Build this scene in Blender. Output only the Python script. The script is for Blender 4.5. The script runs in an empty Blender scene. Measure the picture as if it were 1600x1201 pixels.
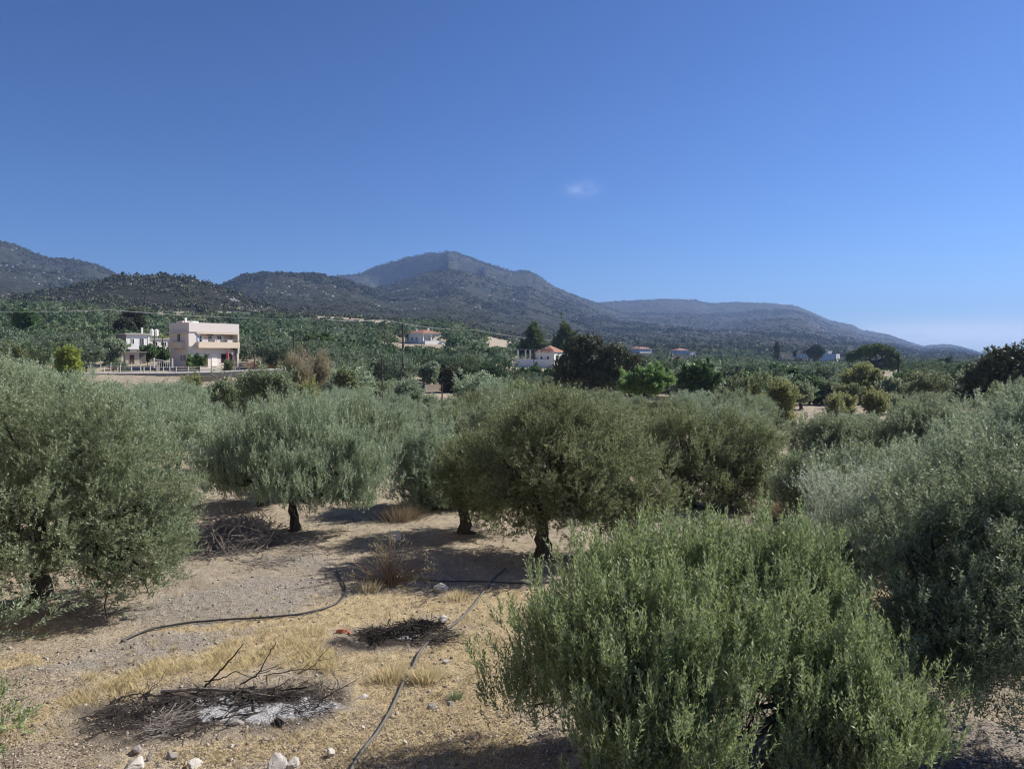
import bpy, math, random
import numpy as np

C = bpy.context.scene.collection
R = math.radians

# ------------------------------------------------------------------ camera, world, sun, exposure
F_PX, PITCH, CAM_H = 1156.0, 2.25, 6.0
cam_d = bpy.data.cameras.new('camera')
cam = bpy.data.objects.new('camera', cam_d); C.objects.link(cam)
cam.location = (0, 0, CAM_H); cam.rotation_euler = (R(90 - PITCH), 0, 0)
cam_d.sensor_width = 36; cam_d.lens = F_PX / 1600 * 36; cam_d.clip_start = 0.1; cam_d.clip_end = 40000
bpy.context.scene.camera = cam

HAZE = 0.00014
SKY_GAMMA, SKY_TINT = 1.28, (.208, .292, .420, 1)
SUN_EL, SUN_AZ = 40.0, 66.0          # azimuth clockwise from +Y (the viewing direction)
W = bpy.data.worlds.new('World'); bpy.context.scene.world = W; W.use_nodes = True
wn, wl = W.node_tree.nodes, W.node_tree.links
wn.clear()
wout = wn.new('ShaderNodeOutputWorld'); bg = wn.new('ShaderNodeBackground'); sky = wn.new('ShaderNodeTexSky')
sky.sky_type = 'NISHITA'; sky.sun_disc = False; sky.sun_elevation = R(SUN_EL); sky.sun_rotation = R(SUN_AZ)
sky.altitude = 200; sky.air_density = 1.0; sky.dust_density = 0.25; sky.ozone_density = 4.0
bg.inputs['Strength'].default_value = 0.1
wl.new(bg.outputs[0], wout.inputs['Surface'])
def wmath(op, a, b=None, c=None, clamp=False):
    n = wn.new('ShaderNodeMath'); n.operation = op; n.use_clamp = clamp
    for i, v in enumerate((a, b, c)):
        if v is None: continue
        if isinstance(v, (int, float)): n.inputs[i].default_value = v
        else: wl.new(v, n.inputs[i])
    return n.outputs[0]
tc = wn.new('ShaderNodeTexCoord'); sep = wn.new('ShaderNodeSeparateXYZ'); wl.new(tc.outputs['Generated'], sep.inputs[0])
tint = wn.new('ShaderNodeMix'); tint.data_type = 'RGBA'; tint.blend_type = 'MULTIPLY'; tint.inputs['Factor'].default_value = 1.0
gam = wn.new('ShaderNodeGamma'); gam.inputs[1].default_value = SKY_GAMMA; wl.new(sky.outputs[0], gam.inputs[0])
wl.new(gam.outputs[0], tint.inputs['A']); tint.inputs['B'].default_value = SKY_TINT
# thin clouds: one small wisp, and a low bank over the sea at the right
def cloud(prev, vmap_scale, noise_scale, mask, col, thresh):
    mp = wn.new('ShaderNodeMapping'); wl.new(tc.outputs['Generated'], mp.inputs[0]); mp.inputs['Scale'].default_value = vmap_scale
    nz = wn.new('ShaderNodeTexNoise'); wl.new(mp.outputs[0], nz.inputs['Vector'])
    nz.inputs['Scale'].default_value = noise_scale; nz.inputs['Detail'].default_value = 6; nz.inputs['Roughness'].default_value = 0.6
    f = wmath('MULTIPLY', wmath('SUBTRACT', nz.outputs[0], thresh), 3.0, clamp=True)
    f = wmath('MULTIPLY', f, mask, clamp=True)
    m = wn.new('ShaderNodeMix'); m.data_type = 'RGBA'; wl.new(f, m.inputs['Factor']); wl.new(prev, m.inputs['A']); m.inputs['B'].default_value = col
    return m.outputs['Result']
def sky_dir(px, py):
    a, b = (px - 800) / F_PX, -(py - 600.5) / F_PX
    p = R(PITCH); v = np.array([a, math.cos(p) + b * math.sin(p), -math.sin(p) + b * math.cos(p)])
    return v / np.linalg.norm(v)
def gauss_mask(px, py, rx, ry, gain):
    v = sky_dir(px, py)
    dx = wmath('DIVIDE', wmath('SUBTRACT', sep.outputs[0], float(v[0])), rx / F_PX)
    dz = wmath('DIVIDE', wmath('SUBTRACT', sep.outputs[2], float(v[2])), ry / F_PX)
    d2 = wmath('ADD', wmath('MULTIPLY', dx, dx), wmath('MULTIPLY', dz, dz))
    return wmath('MULTIPLY', wmath('EXPONENT', wmath('MULTIPLY', d2, -1.0)), gain)
c1 = cloud(tint.outputs['Result'], (1, 1, 1.6), 55, gauss_mask(910, 296, 20, 9, 0.24), (7.5, 8.2, 9.5, 1), 0.34)
c2 = cloud(c1, (1, 1, 7), 9, gauss_mask(1550, 520, 190, 17, 1.0), (5.9, 6.4, 7.4, 1), 0.18)
wl.new(c2, bg.inputs['Color'])

sd = bpy.data.lights.new('sun', 'SUN'); sd.energy = 5.0; sd.angle = R(0.53); sd.color = (1.0, 0.94, 0.84)
sun = bpy.data.objects.new('sun', sd); C.objects.link(sun)
to_sun = np.array([math.sin(R(SUN_AZ)) * math.cos(R(SUN_EL)), math.cos(R(SUN_AZ)) * math.cos(R(SUN_EL)), math.sin(R(SUN_EL))])
from mathutils import Vector, Matrix
sun.rotation_euler = Vector(to_sun).to_track_quat('Z', 'Y').to_euler(); sun.location = (30, -10, 40)

vs = bpy.context.scene.view_settings
vs.view_transform = 'Standard'; vs.look = 'None'; vs.gamma = 1; vs.exposure = 0.62; vs.use_curve_mapping = False
cy = bpy.context.scene.cycles
cy.use_denoising = True; cy.denoising_input_passes = 'RGB_ALBEDO_NORMAL'; cy.denoising_prefilter = 'ACCURATE'; cy.pixel_filter_type = 'BLACKMAN_HARRIS'; cy.filter_width = 1.15
cy.max_bounces = 5; cy.diffuse_bounces = 2; cy.glossy_bounces = 1; cy.transmission_bounces = 3; cy.transparent_max_bounces = 4
cy.volume_bounces = 0; cy.caustics_reflective = False; cy.caustics_refractive = False

# ------------------------------------------------------------------ pixel <-> place helpers (used only while building)
_cp, _sp = math.cos(R(PITCH)), math.sin(R(PITCH))
def P(px, py, Y):
    a, b = (px - 800) / F_PX, -(py - 600.5) / F_PX
    k = Y / (_cp + b * _sp)
    return np.array([a * k, Y, CAM_H + (-_sp + b * _cp) * k])
def proj(x, y, z):
    z = z - CAM_H
    dep = y * _cp - z * _sp; up = y * _sp + z * _cp
    return 800 + F_PX * x / dep, 600.5 - F_PX * up / dep
def pxw(px, Y): return (px - 800) / F_PX * Y           # x of a column at depth Y, near enough

# ------------------------------------------------------------------ noise
def _hash(xi, yi, s):
    h = (xi.astype(np.int64) * 374761393 + yi.astype(np.int64) * 668265263 + s * 974634777) & 0xffffffff
    h = ((h ^ (h >> 13)) * 1274126177) & 0xffffffff
    return ((h ^ (h >> 16)) & 0xffff) / 65535.0
def vnoise(x, y, s=0):
    x = np.asarray(x, float); y = np.asarray(y, float)
    xi, yi = np.floor(x), np.floor(y); fx, fy = x - xi, y - yi
    fx = fx * fx * (3 - 2 * fx); fy = fy * fy * (3 - 2 * fy)
    a, b = _hash(xi, yi, s), _hash(xi + 1, yi, s); c, d = _hash(xi, yi + 1, s), _hash(xi + 1, yi + 1, s)
    return (a * (1 - fx) + b * fx) * (1 - fy) + (c * (1 - fx) + d * fx) * fy
def fbm(x, y, s=0, o=4):
    r = 0; a = 0.5; t = 0
    for i in range(o):
        r = r + a * vnoise(x, y, s + i * 7); t += a; x = x * 2.03 + 3.1; y = y * 2.03 - 1.7; a *= 0.5
    return r / t                                        # 0..1
def ridged(x, y, s=0, o=4):
    r = 0; a = 0.5; t = 0
    for i in range(o):
        r = r + a * (1 - np.abs(2 * vnoise(x, y, s + i * 5) - 1)); t += a; x = x * 2.1 + 5; y = y * 2.1 + 9; a *= 0.5
    return r / t
def sstep(t): t = np.clip(t, 0, 1); return t * t * (3 - 2 * t)

# ------------------------------------------------------------------ terrain height
TY = np.array([0, 84, 104, 116, 130, 200, 300, 450.0])
TX = np.array([-600, 0, 320, 480, 660, 840, 1000, 1300, 1600, 2200.0])
TZ = np.array([
    [0, 0, 0, 0, 0, 0, 0, 0, 0, 0],
    [0, 0, 0, 0, 0, 0, 0, 0, 0, 0],
    [3.5, 3.35, 3.15, 2.0, 0.2, 0, 0, -.3, -.4, -.4],
    [3.6, 3.4, 2.9, 2.4, 0.6, .1, 0, -.4, -.6, -.6],
    [6.5, 5.6, 4.3, 3.6, 1.5, .4, 0, -.6, -.8, -.8],
    [12, 10.5, 8, 7, 6, 3.2, 0.3, -1, -1.5, -1.5],
    [24, 21, 17, 15, 13, 6, 1, -1.5, -2.5, -2.5],
    [44, 40, 34, 30, 26, 13, 2.5, -1, -3, -3]])
def base_h(px, Y):
    px = np.clip(px, -600, 2200); Yc = np.clip(Y, 0, 449.9)
    i = np.clip(np.searchsorted(TX, px, side='right') - 1, 0, len(TX) - 2)
    j = np.clip(np.searchsorted(TY, Yc, side='right') - 1, 0, len(TY) - 2)
    fx = (px - TX[i]) / (TX[i + 1] - TX[i]); fy = (Yc - TY[j]) / (TY[j + 1] - TY[j])
    fx = fx * fx * (3 - 2 * fx)
    return (TZ[j, i] * (1 - fx) + TZ[j, i + 1] * fx) * (1 - fy) + (TZ[j + 1, i] * (1 - fx) + TZ[j + 1, i + 1] * fx) * fy
# crests: (depth, depth tilt per px, front exponent, back length, [(px, py) ...])
RIDGES = [
    (640, 0.0, 1.35, 260, [(-900, 430), (-300, 455), (0, 466), (60, 461), (100, 452), (150, 441), (195, 433), (250, 430), (300, 435), (350, 452), (400, 472), (450, 489), (520, 503), (600, 517), (700, 532), (800, 548), (950, 570)]),
    (1900, 0.0, 1.7, 700, [(-1100, 330), (-500, 330), (-200, 352), (-60, 366), (0, 376), (25, 382), (60, 397), (85, 405), (110, 407), (140, 411), (165, 419), (200, 437), (260, 470), (400, 520), (600, 560)]),
    (1500, 0.25, 1.5, 600, [(150, 520), (300, 462), (350, 446), (380, 432), (415, 427), (470, 428), (510, 432), (545, 440), (590, 455), (650, 478), (720, 496), (800, 512), (900, 535), (1050, 560)]),
    (950, 0.0, 1.3, 400, [(350, 530), (450, 500), (540, 490), (620, 492), (680, 498), (740, 510), (790, 520), (860, 538), (960, 560)]),
    (3000, 0.0, 1.45, 1200, [(250, 520), (400, 470), (510, 434), (560, 430), (600, 414), (640, 403), (665, 398), (680, 397), (700, 393), (712, 394), (730, 401), (770, 416), (800, 425), (825, 424.5), (840, 432), (862, 448), (900, 464), (925, 473), (1000, 500), (1150, 548), (1300, 575)]),
    (3900, 0.6, 1.3, 1500, [(600, 560), (800, 500), (900, 477), (930, 474), (980, 470.5), (1050, 468.5), (1085, 470), (1110, 475), (1150, 473), (1195, 475), (1235, 479), (1262, 488), (1295, 502), (1330, 509), (1345, 517), (1390, 525), (1415, 534), (1440, 542), (1480, 539), (1500, 543), (1530, 551), (1560, 556.5), (1620, 560), (2400, 566)]),
]
_RZ = []
for D, tilt, p, back, pts in RIDGES:
    xs = np.array([a for a, b in pts], float); ds = D + tilt * (xs - 800)
    zs = np.array([P(a, b, d)[2] for (a, b), d in zip(pts, ds)]); _RZ.append((xs, zs))
def H(x, y):
    x = np.asarray(x, float); y = np.asarray(y, float); yy = np.maximum(y, 1.0)
    px = 800 + F_PX * x / yy
    z = base_h(px, yy)
    near = np.clip((yy - 450) / 40, 0, 1)
    best = np.zeros_like(z); detail = np.zeros_like(z)
    for k, ((D, tilt, p, back, pts), (xs, zs)) in enumerate(zip(RIDGES, _RZ)):
        d = D + tilt * (px - 800); crest = np.interp(px, xs, zs) - z
        t = np.clip((yy - 450) / (d - 450), 0, 1)
        prof = np.where(yy < d, t ** p, np.exp(-np.clip((yy - d) / back, 0, 20) ** 2 * 1.5))
        cz = np.maximum(crest, 0) * prof
        w = 1 - np.exp(-((d - yy) / (0.10 * d)) ** 2)
        if k == 4:                                      # the steep hollow under the summit, and its spur
            ty = sstep((yy - 1900) / 500) * (1 - sstep((yy - 2880) / 90))
            left = sstep((px - 555) / 75) * (1 - sstep((px - 688) / 12))
            cz = cz - ty * left * 150
            left2 = sstep((px - 706) / 12) * (1 - sstep((px - 745) / 14))
            cz = cz - sstep((yy - 2150) / 200) * (1 - sstep((yy - 2740) / 120)) * left2 * 55
        if k == 5:
            ty = sstep((yy - 1500) / 700) * (1 - sstep((yy - 3500) / 250))
            cz = cz - ty * sstep((px - 880) / 70) * (1 - sstep((px - 1120) / 130)) * 30
        sc = 520.0 if k in (4, 5) else 260.0
        n = (ridged(x / sc, y / sc * 0.8, 11 + k) - 0.62) * 1.1 + (fbm(x / (sc * .2), y / (sc * .2), 31 + k) - 0.5) * 0.25
        cz = cz + n * w * cz * 0.42
        best = np.maximum(best, cz)
    rel = np.clip(best / 25, 0, 1)
    rough = (fbm(x / 34, y / 34, 5, 4) - 0.5) * 7 * rel * near
    far_b = (fbm(x / 9, y / 9, 55, 3) - 0.5) * 4.5 * rel * near
    flat = (fbm(x / 2.3, y / 2.3, 77, 3) - 0.5) * 0.16 * (1 - near)
    return z + best + rough + far_b + flat
def gz(x, y): return float(H(np.array([x]), np.array([y]))[0])
def G(px, py):
    """ground point seen at a pixel of the near field (solves by marching)"""
    lo, hi = 4.0, 84.0
    for _ in range(40):
        mid = (lo + hi) / 2; p = P(px, py, mid)
        if p[2] > gz(p[0], p[1]): lo = mid
        else: hi = mid
    p = P(px, py, lo); return np.array([p[0], p[1], gz(p[0], p[1])])

# ------------------------------------------------------------------ mesh helpers
def mesh_np(name, V, F, attr=None, smooth=False):
    """V (n,3), F (m,k) with one k"""
    V = np.ascontiguousarray(V, dtype=np.float32); F = np.ascontiguousarray(F, dtype=np.int32)
    me = bpy.data.meshes.new(name); m, k = F.shape
    me.vertices.add(len(V)); me.vertices.foreach_set('co', V.ravel())
    me.loops.add(m * k); me.loops.foreach_set('vertex_index', F.ravel())
    me.polygons.add(m); me.polygons.foreach_set('loop_start', np.arange(0, m * k, k, dtype=np.int32))
    me.update(calc_edges=True)
    if smooth: me.polygons.foreach_set('use_smooth', np.ones(m, dtype=bool))
    for nm, (dom, val) in (attr or {}).items():
        a = me.attributes.new(nm, 'FLOAT', dom); a.data.foreach_set('value', np.ascontiguousarray(val, dtype=np.float32))
    me.validate(clean_customdata=False)
    return me
def link(name, me, mat=None, parent=None, loc=(0, 0, 0)):
    o = bpy.data.objects.new(name, me); C.objects.link(o); o.location = loc
    if me is not None and not me.name.startswith(name): me.name = name
    if mat is not None and me is not None and not me.materials: me.materials.append(mat)
    if parent is not None: o.parent = parent
    return o
def tag(o, label, cat, group=None, kind=None):
    if label: o['label'] = label
    if cat: o['category'] = cat
    if group: o['group'] = group
    if kind: o['kind'] = kind
    return o
def thing(name, label, cat, loc=(0, 0, 0), rz=0.0, group=None, scale=1.0):
    o = bpy.data.objects.new(name, None); C.objects.link(o)
    o.location = tuple(float(v) for v in loc); o.rotation_euler = (0, 0, rz); o.scale = (scale,) * 3; o.empty_display_size = 0.3
    return tag(o, label, cat, group)
class Geo:
    def __init__(s): s.v = []; s.f = []; s.n = 0
    def add(s, V, F):
        s.v.append(np.asarray(V, float)); s.f.extend([tuple(int(i) + s.n for i in f) for f in F]); s.n += len(V); return s
    def box(s, x0, x1, y0, y1, z0, z1):
        V = [(x, y, z) for z in (z0, z1) for x, y in ((x0, y0), (x1, y0), (x1, y1), (x0, y1))]
        return s.add(V, [(3, 2, 1, 0), (4, 5, 6, 7), (0, 1, 5, 4), (1, 2, 6, 5), (2, 3, 7, 6), (3, 0, 4, 7)])
    def tube(s, pts, rad, sides=6, cap=True):
        pts = np.asarray(pts, float); n = len(pts); rad = np.broadcast_to(np.asarray(rad, float), (n,))
        T = np.gradient(pts, axis=0) if n > 1 else np.array([[0, 0, 1.0]])
        T /= np.linalg.norm(T, axis=1, keepdims=True) + 1e-9
        ref = np.array([0.0, 0, 1]) if abs(T[:, 2]).mean() < 0.85 else np.array([1.0, 0, 0])
        A = np.cross(T, ref); A /= np.linalg.norm(A, axis=1, keepdims=True) + 1e-9; B = np.cross(T, A)
        an = np.arange(sides) / sides * 2 * math.pi
        V = pts[:, None] + rad[:, None, None] * (np.cos(an)[None, :, None] * A[:, None] + np.sin(an)[None, :, None] * B[:, None])
        Fs = [(i * sides + j, i * sides + (j + 1) % sides, (i + 1) * sides + (j + 1) % sides, (i + 1) * sides + j) for i in range(n - 1) for j in range(sides)]
        if cap: Fs += [tuple(range(sides))[::-1], tuple((n - 1) * sides + j for j in range(sides))]
        return s.add(V.reshape(-1, 3), Fs)
    def poly(s, V, F=None): return s.add(V, F or [tuple(range(len(V)))])
    def make(s, name, mat=None, parent=None, loc=(0, 0, 0), smooth=False):
        me = bpy.data.meshes.new(name); me.from_pydata(np.concatenate(s.v).tolist(), [], s.f)
        if smooth: me.polygons.foreach_set('use_smooth', np.ones(len(me.polygons), dtype=bool))
        me.update()
        return link(name, me, mat, parent, loc)
    def mesh(s, name, smooth=False):
        me = bpy.data.meshes.new(name); me.from_pydata(np.concatenate(s.v).tolist(), [], s.f)
        if smooth: me.polygons.foreach_set('use_smooth', np.ones(len(me.polygons), dtype=bool))
        me.update(); return me
def rock_mesh(name, seed, sx, sy, sz, angular=0.25):
    import bmesh
    bm = bmesh.new(); bmesh.ops.create_icosphere(bm, subdivisions=3, radius=1.0)
    rs = np.random.RandomState(seed); planes = [(v / np.linalg.norm(v), rs.uniform(0.5, 0.85)) for v in rs.normal(size=(14, 3))]
    for v in bm.verts:
        c = np.array(v.co)
        for n, d in planes:
            q = c.dot(n)
            if q > d: c = c - n * (q - d)
        c = c * (1 + angular * 0.9 * (fbm(c[0] * 5 + seed, c[1] * 4 + c[2] * 5, seed) - 0.5))
        v.co = (c[0] * sx, c[1] * sy, c[2] * sz)
    me = bpy.data.meshes.new(name); bm.to_mesh(me); bm.free(); return me

# ------------------------------------------------------------------ materials
def new_mat(name):
    m = bpy.data.materials.new(name); m.use_nodes = True
    nt = m.node_tree; nt.nodes.clear(); out = nt.nodes.new('ShaderNodeOutputMaterial'); return m, nt, out
class N:
    def __init__(s, nt): s.nt = nt
    def put(s, sock, v):
        if v is None: return
        if hasattr(v, 'is_output') or hasattr(v, 'links'): s.nt.links.new(v, sock)
        elif isinstance(v, tuple) and len(v) == 3 and sock.type == 'RGBA': sock.default_value = v + (1,)
        else: sock.default_value = v
    def noise(s, scale, detail=4, rough=0.6, vec=None, dist=0.0):
        n = s.nt.nodes.new('ShaderNodeTexNoise'); n.inputs['Scale'].default_value = scale; n.inputs['Detail'].default_value = detail
        n.inputs['Roughness'].default_value = rough; n.inputs['Distortion'].default_value = dist
        s.put(n.inputs['Vector'], vec); return n.outputs[0]
    def voro(s, scale, vec=None, out='Distance', rnd=1.0):
        n = s.nt.nodes.new('ShaderNodeTexVoronoi'); n.inputs['Scale'].default_value = scale; n.inputs['Randomness'].default_value = rnd
        s.put(n.inputs['Vector'], vec); return n.outputs[out]
    def ramp(s, f, stops):
        n = s.nt.nodes.new('ShaderNodeValToRGB'); s.put(n.inputs[0], f); e = n.color_ramp.elements
        while len(e) < len(stops): e.new(0.5)
        for i, (p, c) in enumerate(stops):
            e[i].position = p; e[i].color = (c + (1,)) if isinstance(c, tuple) else (c, c, c, 1)
        return n.outputs[0]
    def math(s, op, a, b=None, clamp=False):
        n = s.nt.nodes.new('ShaderNodeMath'); n.operation = op; n.use_clamp = clamp; s.put(n.inputs[0], a); s.put(n.inputs[1], b); return n.outputs[0]
    def mix(s, f, a, b, mode='MIX'):
        n = s.nt.nodes.new('ShaderNodeMix'); n.data_type = 'RGBA'; n.blend_type = mode
        s.put(n.inputs['Factor'], f); s.put(n.inputs['A'], a); s.put(n.inputs['B'], b); return n.outputs['Result']
    def pos(s): return s.nt.nodes.new('ShaderNodeNewGeometry').outputs['Position']
    def obj(s): return s.nt.nodes.new('ShaderNodeTexCoord').outputs['Object']
    def mapping(s, vec, scale=(1, 1, 1), rot=(0, 0, 0)):
        n = s.nt.nodes.new('ShaderNodeMapping'); s.put(n.inputs[0], vec); n.inputs['Scale'].default_value = scale; n.inputs['Rotation'].default_value = rot; return n.outputs[0]
    def attr(s, nm):
        n = s.nt.nodes.new('ShaderNodeAttribute'); n.attribute_name = nm; return n.outputs['Fac']
    def bump(s, h, strength=0.5, dist=0.1, normal=None):
        n = s.nt.nodes.new('ShaderNodeBump'); n.inputs['Strength'].default_value = strength; n.inputs['Distance'].default_value = dist
        s.put(n.inputs['Height'], h); s.put(n.inputs['Normal'], normal); return n.outputs[0]
    def bsdf(s, col, rough=0.8, normal=None, spec=0.3, metal=0.0):
        n = s.nt.nodes.new('ShaderNodeBsdfPrincipled'); s.put(n.inputs['Base Color'], col); s.put(n.inputs['Roughness'], rough)
        n.inputs['Specular IOR Level'].default_value = spec; n.inputs['Metallic'].default_value = metal; s.put(n.inputs['Normal'], normal); return n.outputs[0]
def mat_plain(name, col, rough=0.7, var=0.15, scale=3.0, bump=0.2, bd=0.02, spec=0.3, metal=0.0):
    """a painted or cast surface with mottling of its own"""
    m, nt, out = new_mat(name); q = N(nt); v = q.obj()
    n1 = q.noise(scale, 6, 0.65, v); n2 = q.noise(scale * 9, 4, 0.6, v)
    lo = tuple(c * (1 - var) for c in col); hi = tuple(min(1, c * (1 + var)) for c in col)
    c = q.mix(q.math('MULTIPLY', q.math('ADD', n1, n2), 0.5), lo, hi)
    nt.links.new(q.bsdf(c, rough, q.bump(n2, bump, bd), spec, metal), out.inputs[0]); return m
def mat_leaf(name, dark, light, under, trans=0.25, rough=0.5, spec=0.4, odd=None):
    m, nt, out = new_mat(name); q = N(nt)
    v = q.attr('v'); oi = nt.nodes.new('ShaderNodeObjectInfo')
    stops = [(0.0, dark), (0.8, light)] + ([(0.965, light), (0.985, odd)] if odd else [])
    c = q.ramp(v, stops)
    k = q.math('MULTIPLY_ADD', oi.outputs['Random'], 0.35); nt.nodes[-1].inputs[2].default_value = 0.82
    c = q.mix(1.0, c, k, 'MULTIPLY')
    bf = nt.nodes.new('ShaderNodeNewGeometry').outputs['Backfacing']
    c = q.mix(bf, c, under)
    b = q.bsdf(c, rough, None, spec)
    tr = nt.nodes.new('ShaderNodeBsdfTranslucent'); q.put(tr.inputs[0], q.mix(0.5, c, tuple(min(1, x * 1.6) for x in light)))
    ms = nt.nodes.new('ShaderNodeMixShader'); ms.inputs[0].default_value = trans
    nt.links.new(b, ms.inputs[1]); nt.links.new(tr.outputs[0], ms.inputs[2]); nt.links.new(ms.outputs[0], out.inputs[0]); return m
# ================================================================== GROUND AND HILLS
_GC = {}
def gpx(px, py):
    if (px, py) not in _GC: _GC[(px, py)] = G(px, py)[:2]
    return _GC[(px, py)]
K_ = [1.0]
def gblob(X, Y, px, py, rx, ry):
    """soft patch on the ground lying where the photograph shows it"""
    c = gpx(px, py); d = c[1]; sx = rx * K_[0] / F_PX * d; sy = ry * K_[0] * d * d / (CAM_H * F_PX)
    return np.exp(-(((X - c[0]) / sx) ** 2 + ((Y - c[1]) / sy) ** 2))
STRAW = [(480, 1150, 90, 30), (750, 1085, 70, 50), (330, 1192, 110, 16), (480, 975, 70, 12), (760, 1150, 60, 40), (1330, 905, 50, 16), (60, 985, 60, 8), (40, 1140, 70, 30), (110, 1105, 70, 24), (190, 1075, 70, 22), (280, 1048, 70, 22), (370, 1025, 70, 24), (450, 1008, 60, 28), (540, 1035, 60, 25),
         (600, 942, 60, 14), (690, 945, 60, 16), (560, 960, 80, 20), (770, 960, 70, 25), (740, 1010, 70, 40), (650, 1050, 70, 35), (590, 1090, 60, 50), (700, 1110, 90, 55),
         (560, 1170, 80, 40), (680, 1185, 90, 40), (420, 1180, 70, 20), (800, 930, 60, 14), (40, 1030, 60, 12), (330, 985, 90, 6), (1240, 800, 40, 14), (1400, 940, 60, 14)]
TALL = [(190, 1072, 75, 20), (280, 1046, 75, 22), (370, 1025, 75, 27), (440, 1012, 65, 32), (510, 1010, 55, 26), (120, 1098, 55, 20), (560, 1035, 55, 20), (490, 1045, 60, 16), (600, 1032, 40, 14), (660, 1035, 30, 14), (620, 1045, 40, 10), (560, 930, 60, 8)]
BURN = [(320, 1108, 175, 44), (200, 1118, 95, 42), (450, 1100, 100, 38), (620, 997, 62, 17), (250, 1150, 100, 22), (560, 1010, 50, 12)]
ASH = [(390, 1112, 66, 20), (465, 1110, 66, 15), (335, 1124, 52, 18), (300, 1100, 25, 7), (350, 1095, 30, 5), (640, 988, 30, 4)]
GRAVEL = [(330, 945, 160, 36), (420, 920, 110, 30), (120, 1040, 120, 20), (450, 985, 90, 12), (250, 1010, 110, 14), (470, 880, 60, 16), (1210, 1110, 60, 60), (1560, 1160, 120, 60)]
def patch(X, Y, L):
    m = np.zeros_like(X); K_[0] = 1.3 if L is STRAW else 1.15 if L is TALL else 1.0
    for b in L: m = np.maximum(m, gblob(X, Y, *b))
    K_[0] = 1.0; return m
def warp(X, Y): return X + (fbm(X * 1.3, Y * 1.3, 3) - .5) * 1.2, Y + (fbm(X * 1.3, Y * 1.3, 9) - .5) * 1.2

def ground_mat():
    m, nt, out = new_mat('dry_soil'); q = N(nt); v = q.pos()
    n1 = q.noise(0.8, 6, 0.7, v); n2 = q.noise(5, 7, 0.75, v); n3 = q.noise(38, 5, 0.7, v); vo = q.voro(26, v); vo2 = q.voro(60, v, 'Color')
    soil = q.ramp(q.math('MULTIPLY', q.math('ADD', n1, n2), 0.5), [(0.36, (0.13, 0.110, 0.084)), (0.5, (0.30, 0.256, 0.192)), (0.64, (0.55, 0.48, 0.36))])
    soil = q.mix(q.ramp(n3, [(0.35, 0.0), (0.75, 0.75)]), soil, (0.50, 0.42, 0.32))
    soil = q.mix(q.ramp(n3, [(0.30, 0.8), (0.46, 0.0)]), soil, (0.055, 0.043, 0.036))
    grav = q.ramp(q.math('ADD', q.math('MULTIPLY', n3, 0.7), q.math('MULTIPLY', n2, 0.3)), [(0.36, (0.12, 0.105, 0.09)), (0.5, (0.29, 0.26, 0.22)), (0.66, (0.54, 0.49, 0.42))])
    straw = q.ramp(q.math('ADD', q.math('MULTIPLY', n3, 0.6), q.math('MULTIPLY', n2, 0.4)), [(0.34, (0.17, 0.13, 0.08)), (0.5, (0.44, 0.35, 0.21)), (0.66, (0.70, 0.58, 0.38))])
    def edge(a, k=0.55, w=0.16):
        t = q.math('ADD', a, q.math('MULTIPLY', q.math('SUBTRACT', n2, 0.5), k))
        t = q.math('ADD', t, q.math('MULTIPLY', q.math('SUBTRACT', n3, 0.5), k * 0.7))
        return q.ramp(t, [(0.5 - w, 0.0), (0.5 + w, 1.0)])
    c = q.mix(edge(q.attr('gravel')), soil, grav)
    c = q.mix(edge(q.attr('straw')), c, straw)
    bur = q.ramp(n3, [(0.3, (0.012, 0.011, 0.012)), (0.55, (0.06, 0.05, 0.046)), (0.75, (0.19, 0.16, 0.13))])
    c = q.mix(edge(q.attr('burn'), 0.7, 0.2), c, bur)
    ash = q.ramp(n3, [(0.33, (0.10, 0.10, 0.11)), (0.5, (0.42, 0.42, 0.43)), (0.65, (0.66, 0.66, 0.66))])
    c = q.mix(edge(q.attr('ash'), 0.9, 0.12), c, ash)
    h = q.math('ADD', q.math('MULTIPLY', n3, 0.6), q.math('MULTIPLY', vo, 0.5))
    b = q.bump(n2, 0.6, 0.12, q.bump(h, 0.9, 0.035))
    nt.links.new(q.bsdf(c, 0.95, b, 0.15), out.inputs[0]); return m
def hill_mat():
    m, nt, out = new_mat('scrub_hillside'); q = N(nt); v = q.pos()
    big = q.noise(0.004, 5, 0.6, v); mid = q.noise(0.03, 6, 0.7, v); fine = q.noise(0.16, 6, 0.72, v); vo = q.voro(0.11, v); vo2 = q.voro(0.05, v)
    soil = q.ramp(mid, [(0.3, (0.062, 0.054, 0.048)), (0.7, (0.145, 0.125, 0.108))])
    rock = q.ramp(fine, [(0.3, (0.09, 0.083, 0.078)), (0.7, (0.34, 0.315, 0.29))])
    c = q.mix(q.ramp(q.math('ADD', q.math('MULTIPLY', q.noise(0.012, 6, 0.65, q.mapping(v, (1, 1, 5))), 0.5), q.math('MULTIPLY', fine, 0.5)), [(0.51, 0.0), (0.58, 0.85)]), soil, rock)
    sc = q.math('ADD', q.math('ADD', q.math('MULTIPLY', fine, 0.5), q.math('MULTIPLY', mid, 0.5)), q.math('MULTIPLY', vo, -0.22))
    green = q.ramp(q.noise(0.5, 3, 0.6, v), [(0.3, (0.024, 0.029, 0.019)), (0.7, (0.056, 0.063, 0.042))])
    c = q.mix(q.ramp(sc, [(0.23, 0.0), (0.36, 0.95)]), c, green)
    b = q.bump(q.math('ADD', fine, q.math('MULTIPLY', vo2, 0.8)), 1.0, 6.0)
    nt.links.new(q.bsdf(c, 0.95, b, 0.1), out.inputs[0]); return m
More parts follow.
